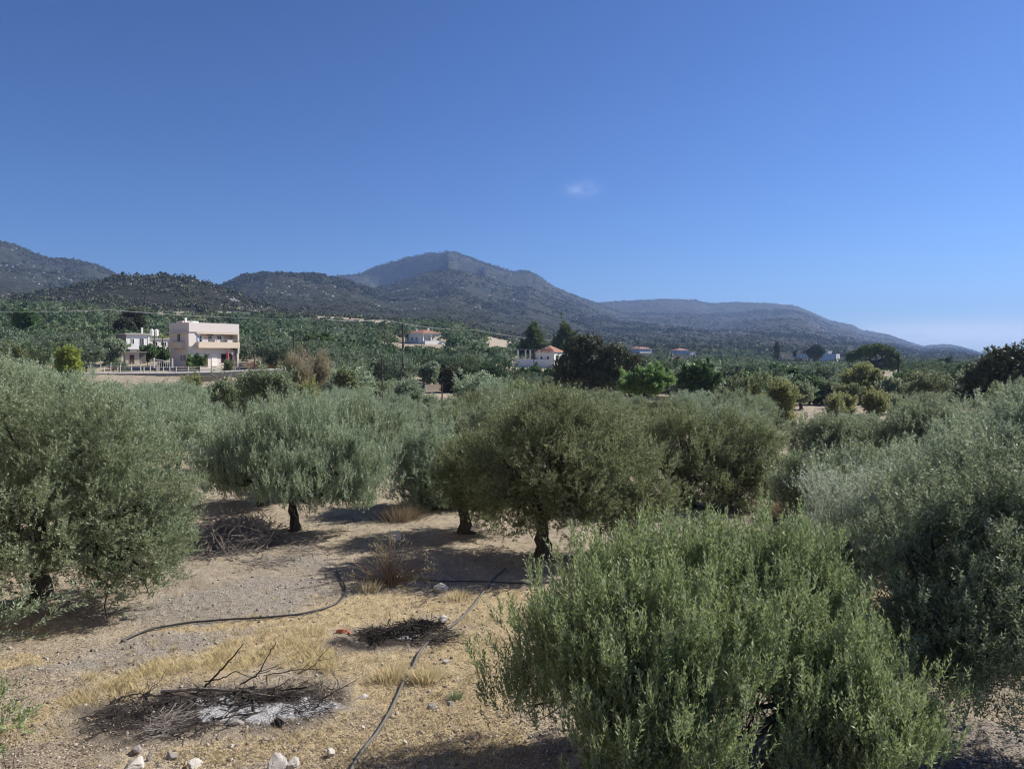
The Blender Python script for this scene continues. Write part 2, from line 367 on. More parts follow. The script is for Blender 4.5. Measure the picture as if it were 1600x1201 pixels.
def polar(rings, angs):
    r, a = np.meshgrid(rings, angs, indexing='ij'); X = r * np.sin(a); Y = r * np.cos(a)
    n, k = len(rings), len(angs); i, j = np.meshgrid(np.arange(n - 1), np.arange(k - 1), indexing='ij')
    F = np.stack([i * k + j, i * k + j + 1, (i + 1) * k + j + 1, (i + 1) * k + j], -1).reshape(-1, 4)[:, ::-1]
    return X.ravel(), Y.ravel(), F
angs = np.concatenate([np.linspace(-85, -40, 60)[:-1], np.linspace(-40, 40, 820), np.linspace(40, 85, 60)[1:]]) * math.pi / 180
r1 = np.concatenate([[1.0, 2, 3, 4], np.arange(5, 34, 0.11)]); g = [r1[-1]]
while g[-1] < 460: g.append(g[-1] * 1.012)
r1 = np.concatenate([r1, g[1:]]); g = [r1[-1]]
while g[-1] < 6500: g.append(g[-1] * (1.007 if g[-1] < 4300 else 1.03))
r2 = np.array(g)
X, Y, F = polar(r1, angs); Z = H(X, Y); Xw, Yw = warp(X, Y)
nearm = (Y < 40).astype(float)
burn = patch(Xw, Yw, BURN); ash = patch(Xw, Yw, ASH); straw = patch(Xw, Yw, STRAW) * nearm * (1 - np.clip(burn * 1.2, 0, 1)); gravel = patch(Xw, Yw, GRAVEL)
Z = Z + (fbm(X * 9, Y * 9, 21, 3) - .5) * 0.05 * (Y < 34) + burn * (fbm(X * 3, Y * 3, 4) - .3) * 0.18
M_SOIL = ground_mat(); M_HILL = hill_mat()
me = mesh_np('ground', np.stack([X, Y, Z], 1), F, {'straw': ('POINT', straw), 'burn': ('POINT', burn), 'ash': ('POINT', ash), 'gravel': ('POINT', gravel)}, smooth=True)
tag(link('ground', me, M_SOIL), None, None, kind='structure')
X, Y, F = polar(r2, angs); Z = H(X, Y)
Z = np.where(Y > 6500, np.minimum(Z, -3), Z)
me = mesh_np('hills', np.stack([X, Y, Z], 1), F, smooth=True)
tag(link('hills', me, M_HILL), None, None, kind='structure')

# ================================================================== VEGETATION
DENS = 1.45
def unit(v): return v / (np.linalg.norm(v, axis=-1, keepdims=True) + 1e-9)
def leaf_quads(p, d, nrm, l, w):
    s = unit(np.cross(d, nrm)); l = l[:, None]; w = w[:, None]
    V = np.stack([p, p + d * l * .42 + s * w * .5, p + d * l, p + d * l * .42 - s * w * .5], 1).reshape(-1, 3)
    return V
def shoots_on(rs, blobs, n, lo=0.55, lump=0.22, seed=0, hi=1.03):
    B = np.array(blobs, float); area = (B[:, 3] * B[:, 4] + B[:, 4] * B[:, 5] + B[:, 3] * B[:, 5]); pr = area / area.sum()
    k = int(n * 1.9); b = B[rs.choice(len(B), k, p=pr)]; u = unit(rs.normal(size=(k, 3)))
    rr = lo + (hi - lo) * rs.uniform(size=k) ** 0.55
    lumps = 1 + lump * 2.2 * (fbm(u[:, 0] * 3.2 + b[:, 0] * 3 + 7, u[:, 1] * 3.2 + u[:, 2] * 3.6 + b[:, 2] * 3, seed, 3) - 0.5)
    lumps = lumps + (rs.uniform(size=k) < .06) * rs.uniform(.0, .22, k)
    p = b[:, :3] + u * b[:, 3:6] * (rr * lumps)[:, None]
    inside = np.zeros(k, bool)
    for q in B:
        e = (((p - q[:3]) / q[3:6]) ** 2).sum(1); inside |= e < (lo * .9) ** 2
    keep = ~inside; p, u = p[keep][:n], u[keep][:n]
    return p, u
def crown_mesh(name, seed, blobs, n_shoots, per, slen, ll, lw, up=0.8, out=0.6, rnd=0.35, lo=0.55, spread=0.75, zmin=None, lump=0.22, gap=0.0, droop=0.0, spray=.76, holes=()):
    rs = np.random.RandomState(seed); lw = lw * 1.25; gap = gap * .85; lump = lump * 1.35; n_shoots = int(n_shoots * DENS)
    kb = 13; nb = int(n_shoots * (1 - spray)); nsp = max(4, int(n_shoots * spray / kb))
    p1, u1 = shoots_on(rs, blobs, nb, lo, lump, seed, .93)
    p0, u0 = shoots_on(rs, blobs, nsp, lo * .95, lump, seed + 1, .93)          # leafy sprays: branchlets that carry many shoots
    ax = unit(u0 * out * 1.25 + np.array([0, 0, up * .75]) + rs.normal(size=u0.shape) * (rnd + .12)); Ls = slen * rs.uniform(.8, 2.9, len(p0)) * np.where(rs.uniform(size=len(p0)) < .08, 1.5, 1.0)
    tq = rs.uniform(0, 1, (len(p0), kb)) ** .8; lat = rs.normal(size=(len(p0), kb, 3))
    p2 = (p0[:, None] + ax[:, None] * (Ls[:, None] * tq)[..., None] + lat * (slen * .34 * (1.15 - tq))[..., None]).reshape(-1, 3)
    u2 = unit(np.repeat(ax, kb, 0) * 1.2 + lat.reshape(-1, 3) * .35)
    p = np.concatenate([p1, p2]); u = np.concatenate([u1, u2]); vs_ = np.concatenate([rs.normal(0, .1, len(p1)), np.repeat(rs.normal(0, .16, len(p0)), kb)])
    p[:, 2] = np.maximum(p[:, 2], .12)
    for hx_, hy_, hz_, hr_ in holes:
        k = ((p - np.array([hx_, hy_, hz_])) ** 2).sum(1) > hr_ ** 2; p, u, vs_ = p[k], u[k], vs_[k]
    if gap > 0:
        g_ = fbm(p[:, 0] * 1.7 + 50, p[:, 1] * 1.7 + p[:, 2] * 2.1, seed + 3, 3); k = g_ > gap; p, u, vs_ = p[k], u[k], vs_[k]
    if zmin is not None: k = p[:, 2] > zmin; p, u, vs_ = p[k], u[k], vs_[k]
    d = unit(u * out + np.array([0, 0, up]) * np.where(u[:, 2:3] < -0.35, 1 - droop * 2, 1.0) + rs.normal(size=u.shape) * rnd)
    n = len(p); L = slen * rs.uniform(.6, 1.35, n)
    a = unit(np.cross(d, rs.normal(size=d.shape)))
    bq = np.cross(d, a)
    sv = np.clip(rs.normal(0.45, 0.12, n) + vs_, 0, 1)
    t = (np.arange(per) + 0.5) / per
    ph = (np.arange(per) * 2.4)[None, :] + rs.uniform(0, 6.28, n)[:, None]
    side = a[:, None] * np.cos(ph)[..., None] + bq[:, None] * np.sin(ph)[..., None]
    pos = p[:, None] + d[:, None] * (L[:, None] * t[None])[..., None]
    ld = unit(d[:, None] * (1.0 - .25 * spread) + side * spread + rs.normal(size=side.shape) * .22)
    nr = unit(np.cross(ld, np.cross(d[:, None] + 0 * ld, ld)) + rs.normal(size=ld.shape) * .5)
    m = n * per; pos = pos.reshape(m, 3); ld = ld.reshape(m, 3); nr = nr.reshape(m, 3)
    flip = np.where((nr * unit(ld * 0 + np.array([0.2, 0, 1.0]))).sum(1) < 0, -1.0, 1.0)
    flip = np.where(rs.uniform(size=m) < 0.22, -flip, flip); nr = nr * flip[:, None]
    V = leaf_quads(pos, ld, nr, ll * rs.uniform(.65, 1.25, m), lw * rs.uniform(.7, 1.25, m))
    F = np.arange(m * 4, dtype=np.int32).reshape(-1, 4)
    val = np.clip(np.repeat(sv, per) * .7 + rs.uniform(0, .36, m), 0, 0.96); val[rs.uniform(size=m) < 0.004] = 1.0
    return mesh_np(name, V, F, {'v': ('FACE', val)})
def trunk_mesh(name, seed, targets, fork=0.9, r0=0.22, stems=3, lean=(0, 0), sides=9, base=(0, 0, -0.15), twigs=0):
    """a gnarled bole that divides into limbs and carries them to the given points in the crown; one connected mesh of tapering tubes"""
    rs = np.random.RandomState(seed); g_ = Geo(); base = np.array(base, float)
    top = base + np.array([lean[0], lean[1], fork + 0.15])
    k = 7; tt = np.linspace(0, 1, k)[:, None]
    pts = base + (top - base) * tt + rs.normal(size=(k, 3)) * r0 * .16 * np.array([1, 1, .2])
    rad = r0 * (1.0 - .28 * tt[:, 0]) * (1 + .10 * rs.normal(size=k)); rad[0] = r0 * 1.75; rad[1] = r0 * 1.15
    g_.tube(pts, rad, sides)
    T = np.array(targets, float); order = np.argsort(np.arctan2(T[:, 1], T[:, 0])); grp = np.array_split(order, min(stems, len(T)))
    for gi in grp:
        c = T[gi].mean(0); mid = top + (c - top) * .5 + rs.normal(size=3) * .08
        s = np.linspace(0, 1, 6)[:, None]
        arc = (1 - s) ** 2 * (top - [0, 0, .12]) + 2 * s * (1 - s) * (top * .55 + mid * .45 + [0, 0, .15]) + s ** 2 * mid
        arc = arc + rs.normal(size=arc.shape) * .025 * (s > .1)
        g_.tube(arc, np.linspace(r0 * .62, r0 * .36, 6), max(6, sides - 2))
        for i in gi:
            e = T[i]; s = np.linspace(0, 1, 6)[:, None]; ctrl = mid + (e - mid) * .5 + np.array([0, 0, -.12]) + rs.normal(size=3) * .12
            br = (1 - s) ** 2 * mid + 2 * s * (1 - s) * ctrl + s ** 2 * e
            g_.tube(br, np.linspace(r0 * .33, r0 * .07, 6), 6)
            for _ in range(twigs):
                f = rs.uniform(.35, 1); a = (1 - f) ** 2 * mid + 2 * f * (1 - f) * ctrl + f ** 2 * e
                q_ = a + unit(rs.normal(size=3) + np.array([0, 0, .5])) * rs.uniform(.4, .95)
                m_ = (a + q_) / 2 + rs.normal(size=3) * .06
                g_.tube([a, m_, q_], [r0 * .10, r0 * .06, r0 * .025], 5)
    return g_.mesh(name, smooth=True)

def bark_mat():
    m, nt, out = new_mat('olive_bark'); q = N(nt); v = q.obj()
    w_ = q.noise(6, 6, 0.7, q.mapping(v, (1, 1, 0.25))); f = q.noise(40, 4, 0.6, q.mapping(v, (1, 1, 0.3)))
    c = q.ramp(w_, [(0.3, (0.028, 0.024, 0.02)), (0.55, (0.095, 0.082, 0.068)), (0.75, (0.19, 0.17, 0.145))])
    nt.links.new(q.bsdf(c, 0.95, q.bump(q.math('ADD', w_, q.math('MULTIPLY', f, 0.4)), 1.0, 0.05), 0.1), out.inputs[0]); return m
M_BARK = bark_mat()
ODD = (0.30, 0.24, 0.05)
LM = dict(
    near=mat_leaf('olive_leaf_deep', (0.070, 0.105, 0.036), (0.250, 0.315, 0.125), (0.36, 0.41, 0.26), 0.3, 0.5, 0.3, ODD),
    green=mat_leaf('olive_leaf_green', (0.080, 0.115, 0.055), (0.235, 0.285, 0.145), (0.34, 0.39, 0.28), 0.3, 0.5, 0.3, ODD),
    silver=mat_leaf('olive_leaf_silver', (0.105, 0.155, 0.090), (0.290, 0.360, 0.225), (0.41, 0.48, 0.35), 0.28, 0.55, 0.25),
    pale=mat_leaf('olive_leaf_pale', (0.20, 0.25, 0.18), (0.42, 0.48, 0.36), (0.52, 0.57, 0.47), 0.25, 0.5, 0.3),
    brown=mat_leaf('olive_leaf_brown', (0.055, 0.075, 0.030), (0.205, 0.240, 0.100), (0.30, 0.33, 0.20), 0.28, 0.55, 0.25, ODD),
    dark=mat_leaf('evergreen_leaf', (0.020, 0.030, 0.015), (0.115, 0.130, 0.065), (0.13, 0.14, 0.08), 0.12, 0.5, 0.3),
    pine=mat_leaf('pine_needles', (0.030, 0.060, 0.020), (0.13, 0.19, 0.060), (0.14, 0.18, 0.07), 0.2, 0.6, 0.2),
    bright=mat_leaf('fresh_leaf', (0.075, 0.135, 0.045), (0.20, 0.31, 0.105), (0.22, 0.31, 0.13), 0.4, 0.5, 0.25),
    citrus=mat_leaf('citrus_leaf', (0.030, 0.075, 0.022), (0.105, 0.190, 0.060), (0.13, 0.20, 0.08), 0.25, 0.45, 0.4),
    yellow=mat_leaf('yellowing_leaf', (0.13, 0.15, 0.055), (0.30, 0.32, 0.13), (0.29, 0.30, 0.15), 0.35, 0.6, 0.2),
    reed=mat_leaf('dry_reed', (0.17, 0.155, 0.095), (0.40, 0.35, 0.23), (0.38, 0.34, 0.24), 0.25, 0.7, 0.2),
    far=mat_leaf('far_olive_leaf', (0.048, 0.076, 0.038), (0.170, 0.212, 0.112), (0.16, 0.21, 0.12), 0.2, 0.7, 0.1),
    fard=mat_leaf('far_dark_leaf', (0.022, 0.046, 0.026), (0.085, 0.135, 0.070), (0.10, 0.14, 0.07), 0.2, 0.7, 0.1),
    fars=mat_leaf('far_silver_leaf', (0.070, 0.108, 0.072), (0.19, 0.245, 0.165), (0.24, 0.30, 0.20), 0.2, 0.7, 0.1),
    lime=mat_leaf('lime_leaf', (0.13, 0.17, 0.035), (0.34, 0.40, 0.09), (0.33, 0.38, 0.11), 0.4, 0.5, 0.2),
    rust=mat_leaf('rusty_leaf', (0.12, 0.095, 0.060), (0.32, 0.255, 0.17), (0.31, 0.25, 0.18), 0.25, 0.7, 0.2))

def put_tree(name, label, loc, trunk, crown, leaf, rz=0, scale=1.0, cat='olive tree', group=None, kind_trunk='trunk'):
    t = thing(name, label, cat, loc, rz, group, scale)
    if trunk is not None:
        o = link(kind_trunk, trunk, None, t)
        if not trunk.materials: trunk.materials.append(M_BARK)
    o = link('crown', crown, None, t)
    if not crown.materials: crown.materials.append(None)
    o.material_slots[0].link = 'OBJECT'; o.material_slots[0].material = leaf
    return t
def pix_tree(name, label, base_px, Y0, blobs, leaf, seed, shoots, per, slen, ll, lw, cat='olive tree', fork=1.0, r0=0.2, stems=3, depth=1.0, twigs=2, group=None, **kw):
    """a tree standing at depth Y0; blobs = (px, py, radius px, depth offset) of the lobes of its crown"""
    bx = pxw(base_px, Y0); bz = gz(bx, Y0); B = []
    for b in blobs:
        px, py, r, dy = b[:4]; q = P(px, py, Y0 + dy); rr = r / F_PX * (Y0 + dy)
        B.append((q[0] - bx, q[1] - Y0, q[2] - bz, rr, rr * depth, rr * (b[4] if len(b) > 4 else 0.9)))
    rs = np.random.RandomState(seed + 900); up_ = kw.get('up', .8); zz = [b[2] for b in B]; z0_, z1_ = min(zz), max(zz) + .01
    B = [(b[0], b[1], b[2] - slen * (.9 + 1.2 * up_) * ((b[2] - z0_) / (z1_ - z0_)) ** .7, b[3], b[4], b[5]) for b in B]
    for i in range(len(B)):                              # lobes at the back and the front that the picture's outline implies
        x, y, z, a, b_, c = B[i]
        if a > 0.35:
            for _ in range(2):
                v_ = unit(rs.normal(size=3)); v_[1] = -abs(v_[1]); B.append((x + v_[0] * a * .75, y + v_[1] * b_ * .55, z + abs(v_[2]) * c * .75, a * .42, b_ * .42, c * .42))
            B.append((x * .85 + rs.normal() * .2, y + rs.choice([-1, 1]) * b_ * .8, z * .97 - .1, a * .75, b_ * .75, c * .7))
    kw['holes'] = [(*(P(a, b, c) - np.array([bx, Y0, bz])), r) for a, b, c, r in kw.get('holes', [])]
    cm = crown_mesh('crown', seed, B, shoots, per, slen, ll, lw, **kw)
    tg = [(x * .92, y * .92, z - c * .15) for x, y, z, a, b_, c in B]
    tm = trunk_mesh('trunk', seed, tg, fork, r0, stems, twigs=twigs, lean=(rs.normal() * .12, rs.normal() * .1))
    return put_tree(name, label, (bx, Y0, bz), tm, cm, leaf, cat=cat, group=group)

# ---- the near trees, each with its own crown
pix_tree('olive_tree', 'large dense foreground olive tree with upright shoots, its crown reaching the bottom edge', 1225, 10.4,
    [(985, 905, 95, .6), (1100, 890, 95, .9), (1215, 895, 95, 1.1), (1268, 975, 66, .6), (905, 985, 85, 0), (1010, 1000, 115, -.4), (1130, 985, 100, -.4), (1262, 1025, 70, -.3),
     (850, 1040, 60, .2), (790, 1090, 36, .2, .6), (930, 1075, 80, -.6), (1030, 1105, 76, -1.1), (960, 1150, 65, -1.2), (1000, 1190, 62, -1.4), (1325, 1100, 78, -.3), (1400, 1130, 60, -.4),
     (1300, 1170, 95, -1.0), (1390, 1185, 56, -1.2), (1090, 835, 45, 1.3), (1190, 840, 45, 1.3), (1000, 850, 40, 1.0), (1270, 865, 45, 1.2), (870, 960, 30, .1),],
    LM['near'], 11, 15500, 15, 0.31, 0.074, 0.0175, fork=1.3, r0=0.15, stems=4, up=1.05, out=0.4, rnd=0.2, spread=0.5, lo=0.45, twigs=4, gap=0.36, cat='olive tree', holes=[(1185, 1120, 10.4, .42), (1185, 1130, 9.6, .40), (1180, 1125, 8.9, .36), (1175, 1180, 9.6, .40), (1185, 1110, 11.3, .5), (1165, 1200, 8.9, .36), (1190, 1180, 10.5, .45), (870, 1140, 10, .35), (1060, 1180, 10.6, .3)])
pix_tree('olive_tree', 'right edge foreground olive tree with a dark forked trunk and drooping crown', 1425, 11.6,
    [(1505, 765, 62, .5), (1590, 735, 72, .6), (1660, 740, 80, .6), (1475, 850, 72, .3), (1540, 830, 100, .5), (1640, 840, 100, .6), (1425, 890, 45, 0), (1500, 940, 90, -.4), (1600, 930, 100, -.5), (1430, 970, 46, -.2), (1470, 1010, 60, -.6),
     (1575, 1015, 66, -1), (1410, 825, 34, .3), (1670, 1010, 90, -.8), (1420, 1040, 30, -.5), (1500, 1060, 30, -.9)],
    LM['green'], 12, 12000, 14, 0.30, 0.072, 0.0172, fork=1.0, r0=0.13, stems=3, up=0.7, out=0.5, rnd=0.3, lo=0.4, twigs=4, gap=0.46)
pix_tree('olive_tree', 'pale glossy olive tree filling the right edge behind the dark forked one', 1520, 17,
    [(1475, 738, 68, 0), (1560, 705, 76, 0), (1640, 680, 82, 0), (1420, 800, 45, 0), (1540, 815, 85, 0), (1620, 815, 88, 0), (1460, 840, 55, 0), (1595, 648, 36, 0), (1530, 680, 36, 0), (1650, 628, 40, 0)],
    LM['silver'], 13, 8500, 13, 0.3, 0.075, 0.019, r0=0.2, stems=4, up=0.75, out=0.5, gap=0.3)
pix_tree('young_olive_tree', 'small silvery olive tree with open pale sprays, between the two biggest right hand trees', 1345, 18.5,
    [(1325, 765, 38, 0), (1375, 755, 34, 0), (1300, 800, 28, 0), (1345, 810, 38, 0), (1400, 790, 34, 0), (1360, 850, 34, 0), (1310, 740, 20, 0)],
    LM['pale'], 14, 1900, 13, 0.38, 0.085, 0.02, r0=0.09, stems=3, up=0.6, out=0.9, gap=0.36)
pix_tree('olive_shrub', 'low olive shrub behind the foreground tree, beside the straw coloured clump', 1300, 16.5,
    [(1295, 850, 40, 0), (1340, 870, 36, 0), (1265, 845, 26, 0), (1385, 890, 30, 0)],
    LM['green'], 15, 1700, 13, 0.32, 0.075, 0.018, r0=0.08, fork=.5, up=0.9, out=0.5, gap=0.3, cat='olive shrub')
pix_tree('olive_tree', 'large rounded olive tree at the left edge whose lowest branches almost touch the bare ground', 60, 18,
    [(-60, 700, 105, 0), (40, 680, 95, 0), (140, 690, 90, -.3), (215, 730, 75, 0), (90, 780, 110, -.8), (-30, 800, 105, 0), (185, 810, 85, -.6), (240, 800, 50, .3), (215, 865, 50, -.8), (150, 850, 55, -.8),
     (240, 905, 24, -.9), (60, 645, 55, .4), (130, 650, 50, .4), (10, 645, 50, .4), (190, 675, 45, .2), (275, 760, 32, 0), (262, 850, 34, -.5), (-40, 885, 50, -.4), (20, 870, 40, -.4)],
    LM['green'], 16, 13500, 14, 0.27, 0.075, 0.019, r0=0.24, stems=5, up=0.5, out=0.6, rnd=.45, lo=0.55, lump=.3, gap=0.25)
pix_tree('olive_tree', 'tall pale silvery olive tree rising behind the large left edge one', 50, 29,
    [(-40, 620, 50, 0), (20, 600, 42, 0), (75, 598, 40, 0), (130, 618, 42, 0), (180, 640, 36, 0), (40, 650, 60, 0), (110, 660, 55, 0), (30, 572, 20, 0), (190, 690, 50, 0), (230, 720, 45, 0)],
    LM['silver'], 26, 5200, 12, 0.36, 0.11, 0.026, r0=0.2, stems=4, up=.9, out=.5)
pix_tree('olive_tree', 'silvery green olive tree on one dark upright trunk behind the heap of cut branches', 458, 25.4,
    [(350, 700, 40, .3), (400, 680, 45, .5), (460, 672, 48, .5), (520, 684, 46, .4), (568, 702, 36, 0), (385, 735, 45, 0), (455, 735, 45, -1), (530, 740, 48, -.5), (578, 750, 30, 0), (335, 735, 28, 0),
     (500, 765, 30, -.8), (425, 650, 28, .8), (490, 645, 28, .8), (560, 780, 24, -.4)],
    LM['silver'], 17, 6800, 12, 0.36, 0.10, 0.024, r0=0.19, stems=4, up=1.1, out=0.4, rnd=.22, spread=.5, fork=1.1)
pix_tree('olive_tree', 'olive tree in deep shade with a short dark trunk, behind the cut branches', 404, 29.5,
    [(330, 690, 32, 0), (370, 690, 38, 0), (420, 700, 40, 0), (350, 735, 34, 0), (395, 745, 36, 0), (440, 740, 30, 0)],
    LM['silver'], 18, 3600, 11, 0.36, 0.11, 0.026, r0=0.2, stems=3, up=1.0, out=0.4)
pix_tree('olive_tree', 'dark spreading olive tree in the centre, its right side yellowish in the sun', 850, 22,
    [(860, 690, 78, 0), (925, 680, 70, .3), (800, 705, 66, .4), (765, 740, 50, .5), (855, 750, 66, -.2), (930, 745, 70, -.2), (990, 735, 55, .2), (1005, 790, 42, 0), (880, 805, 30, -.6), (850, 645, 40, .6),
     (915, 640, 36, .6), (965, 800, 34, -.2), (1035, 765, 24, .1), (790, 790, 42, -.2), (980, 690, 36, .4), (815, 655, 30, .5)],
    LM['brown'], 19, 9500, 13, 0.28, 0.082, 0.021, r0=0.24, stems=5, up=0.6, out=0.6, rnd=.4, lump=.28, fork=1.2)
pix_tree('olive_tree', 'dark olive tree on a thick straight trunk, merging into the left of the central tree', 728, 24.8,
    [(738, 700, 36, 0), (750, 755, 40, 0), (722, 735, 28, 0), (770, 700, 34, 0), (745, 785, 28, 0), (780, 760, 34, .4)],
    LM['brown'], 20, 3300, 12, 0.3, 0.09, 0.022, r0=0.21, stems=3, up=0.6, out=0.6, fork=1.2)
pix_tree('olive_tree', 'pale grey green olive tree with a hanging crown, left of the dark central trees', 668, 29,
    [(645, 695, 34, 0), (685, 688, 38, 0), (640, 738, 28, 0), (688, 745, 38, 0), (665, 778, 24, -.4), (700, 790, 22, 0), (705, 705, 26, 0)],
    LM['silver'], 21, 4000, 12, 0.34, 0.105, 0.025, r0=0.19, stems=3, up=0.8, out=0.5)
pix_tree('olive_tree', 'broad brownish green olive tree right of the central tree, its trunk in black shade', 1080, 29.5,
    [(1010, 690, 42, 0), (1070, 680, 48, 0), (1135, 690, 50, 0), (1190, 695, 38, 0), (1100, 740, 50, -.3), (1040, 745, 40, 0), (1165, 745, 44, 0), (1215, 740, 30, 0), (1060, 650, 26, .4), (1150, 655, 26, .4), (1130, 780, 24, 0)],
    LM['brown'], 22, 6500, 12, 0.34, 0.10, 0.025, r0=0.24, stems=4, up=0.9, out=0.5)
pix_tree('olive_tree', 'rounded grey green olive tree behind the straw coloured clump', 1305, 42,
    [(1262, 678, 30, 0), (1305, 675, 34, 0), (1350, 682, 32, 0), (1285, 695, 28, 0), (1330, 700, 28, 0), (1380, 680, 22, 0)],
    LM['green'], 23, 3300, 11, 0.42, 0.14, 0.035, r0=0.22, stems=3, up=0.8, out=0.5)
pix_tree('olive_tree', 'tall grey green olive tree left of the rounded dark tree at the right edge', 1450, 39,
    [(1410, 668, 34, 0), (1455, 655, 36, 0), (1500, 663, 30, 0), (1435, 690, 34, 0), (1480, 690, 32, 0), (1395, 690, 24, 0), (1520, 680, 24, 0)],
    LM['green'], 24, 3600, 11, 0.42, 0.14, 0.035, r0=0.22, stems=3, up=0.8, out=0.5)
pix_tree('olive_tree', 'grey green olive tree at the right edge just in front of the rounded dark tree', 1580, 44,
    [(1545, 640, 34, 0), (1590, 625, 36, 0), (1630, 620, 36, 0), (1570, 665, 32, 0), (1610, 660, 34, 0)],
    LM['green'], 25, 3200, 11, 0.42, 0.15, 0.037, r0=0.22, stems=3, up=0.8, out=0.5)
SHR = [(1262, 745, 24.5, 34, 'low spreading olive shrub directly behind the rust coloured clump'), (1330, 730, 26, 36, 'low olive shrub behind the silvery young tree'), (1405, 725, 27, 36, 'low olive shrub between the silvery young tree and the tall olive behind'),
       (1470, 712, 29, 32, 'bushy low olive shrub in front of the tall grey green olive')]
for i, (px, py, Y0, r, lab) in enumerate(SHR):
    pix_tree('olive_shrub', lab, px, Y0, [(px, py, r, 0, .8), (px - r * .8, py + 10, r * .7, 0), (px + r * .8, py + 8, r * .7, 0), (px, py + 25, r * .8, -.3)], LM['green'], 30 + i, 2000, 11, 0.4, 0.11, 0.027,
             r0=0.09, fork=.3, up=1.2, out=.3, cat='olive shrub', group='low olive shrubs behind the foreground trees')
pix_tree('olive_shoot', 'leafy olive branch poking in at the left edge above the bare ground', -25, 7.6, [(-48, 950, 26, 0), (-28, 985, 16, 0)], LM['green'], 40, 120, 15, 0.26, 0.058, 0.015, r0=.04, fork=1.2, out=.9, up=.4, cat='olive branch', stems=2)
pix_tree('olive_shoot', 'slim leafy olive twig sticking up at the lower left edge', -30, 6.6, [(30, 1084, 9, 0), (-6, 1140, 10, 0)], LM['near'], 41, 14, 15, 0.2, 0.055, 0.014, r0=.02, fork=.5, out=.9, up=.5, cat='olive branch', stems=2, twigs=0)
pix_tree('olive_shoot', 'light green sucker shoots with pale leaves against the dark central tree', 938, 21, [(930, 740, 16, 0, 1.6), (945, 790, 18, 0, 1.6), (925, 770, 12, 0, 1.6)], LM['green'], 42, 420, 12, 0.3, 0.08, 0.02, r0=.04, fork=.6, out=.3, up=1.3, cat='olive shoots', stems=2, twigs=0)
# ---- shared tree kinds for everything farther away
def ring_blobs(rs, n, R_, z0, z1, r0, r1, flat=0.85):
    B = []
    for i in range(n):
        a = i / n * 6.283 + rs.uniform(-.4, .4); d = R_ * rs.uniform(.55, 1.05)
        r = rs.uniform(r0, r1); B.append((math.cos(a) * d, math.sin(a) * d, rs.uniform(z0, z1), r, r, r * flat))
    B.append((0, 0, (z0 + z1) / 2 + .5, r1 * 1.1, r1 * 1.1, r1)); return B
KM, KF = [], []                                          # olives for 30-75 m, and for farther off
for i in range(5):
    rs = np.random.RandomState(60 + i); B = ring_blobs(rs, 9, 1.75, 1.9, 3.3, .95, 1.45)
    tm = trunk_mesh('trunk', 60 + i, [(b[0] * .8, b[1] * .8, b[2]) for b in B], .9, .2, 4)
    KM.append((tm, crown_mesh('crown', 60 + i, B, 2600, 10, .42, .15, .036, up=.9, out=.5, lump=.3, gap=.27)))
    rs = np.random.RandomState(80 + i); B = ring_blobs(rs, 9, 1.8, 1.8, 3.2, 1.0, 1.5)
    tf = trunk_mesh('trunk', 80 + i, [(b[0] * .8, b[1] * .8, b[2]) for b in B[::2]], .9, .2, 3, sides=6)
    KF.append((tf, crown_mesh('crown', 80 + i, B, 1100, 4, .5, .36, .13, up=.7, out=.6, lump=.35, spread=.9)))
RECTS = [(1232, 618, 1312, 640, 30, 72), (1312, 615, 1390, 628, 30, 72), (1000, 560, 1500, 606, 30, 84), (380, 560, 800, 598, 30, 72), (1500, 545, 1640, 632, 30, 61), (262, 498, 385, 592, 100, 131), (180, 515, 262, 562, 96, 152), (90, 571, 345, 590, 30, 108), (625, 508, 694, 537, 60, 258), (802, 538, 880, 577, 60, 190), (985, 538, 1022, 553, 60, 640),
         (1048, 540, 1088, 558, 60, 640), (1210, 536, 1320, 562, 60, 700), (1318, 536, 1408, 590, 60, 300), (765, 531, 792, 539, 60, 420), (660, 592, 702, 612, 60, 119), (800, 500, 912, 545, 60, 230),
         (450, 512, 468, 572, 60, 112), (388, 562, 460, 576, 60, 116), (915, 512, 935, 545, 60, 240), (1396, 552, 1410, 600, 60, 108), (1240, 622, 1300, 634, 60, 96), (624, 500, 636, 584, 60, 104), (868, 530, 1010, 600, 60, 93)]
SPECIAL = []                                             # (x, y, radius) kept clear of the fill
def clear(x, y, r=3.6): return all((x - a) ** 2 + (y - b) ** 2 > (r + c) ** 2 for a, b, c in SPECIAL)
def hides(x, y, z, h, w):
    px, py = proj(x, y, z + h); wp = w / y * F_PX
    return any(px + wp > r[0] and px - wp < r[2] and py < r[3] and y < r[5] and proj(x, y, z)[1] > r[1] for r in RECTS)

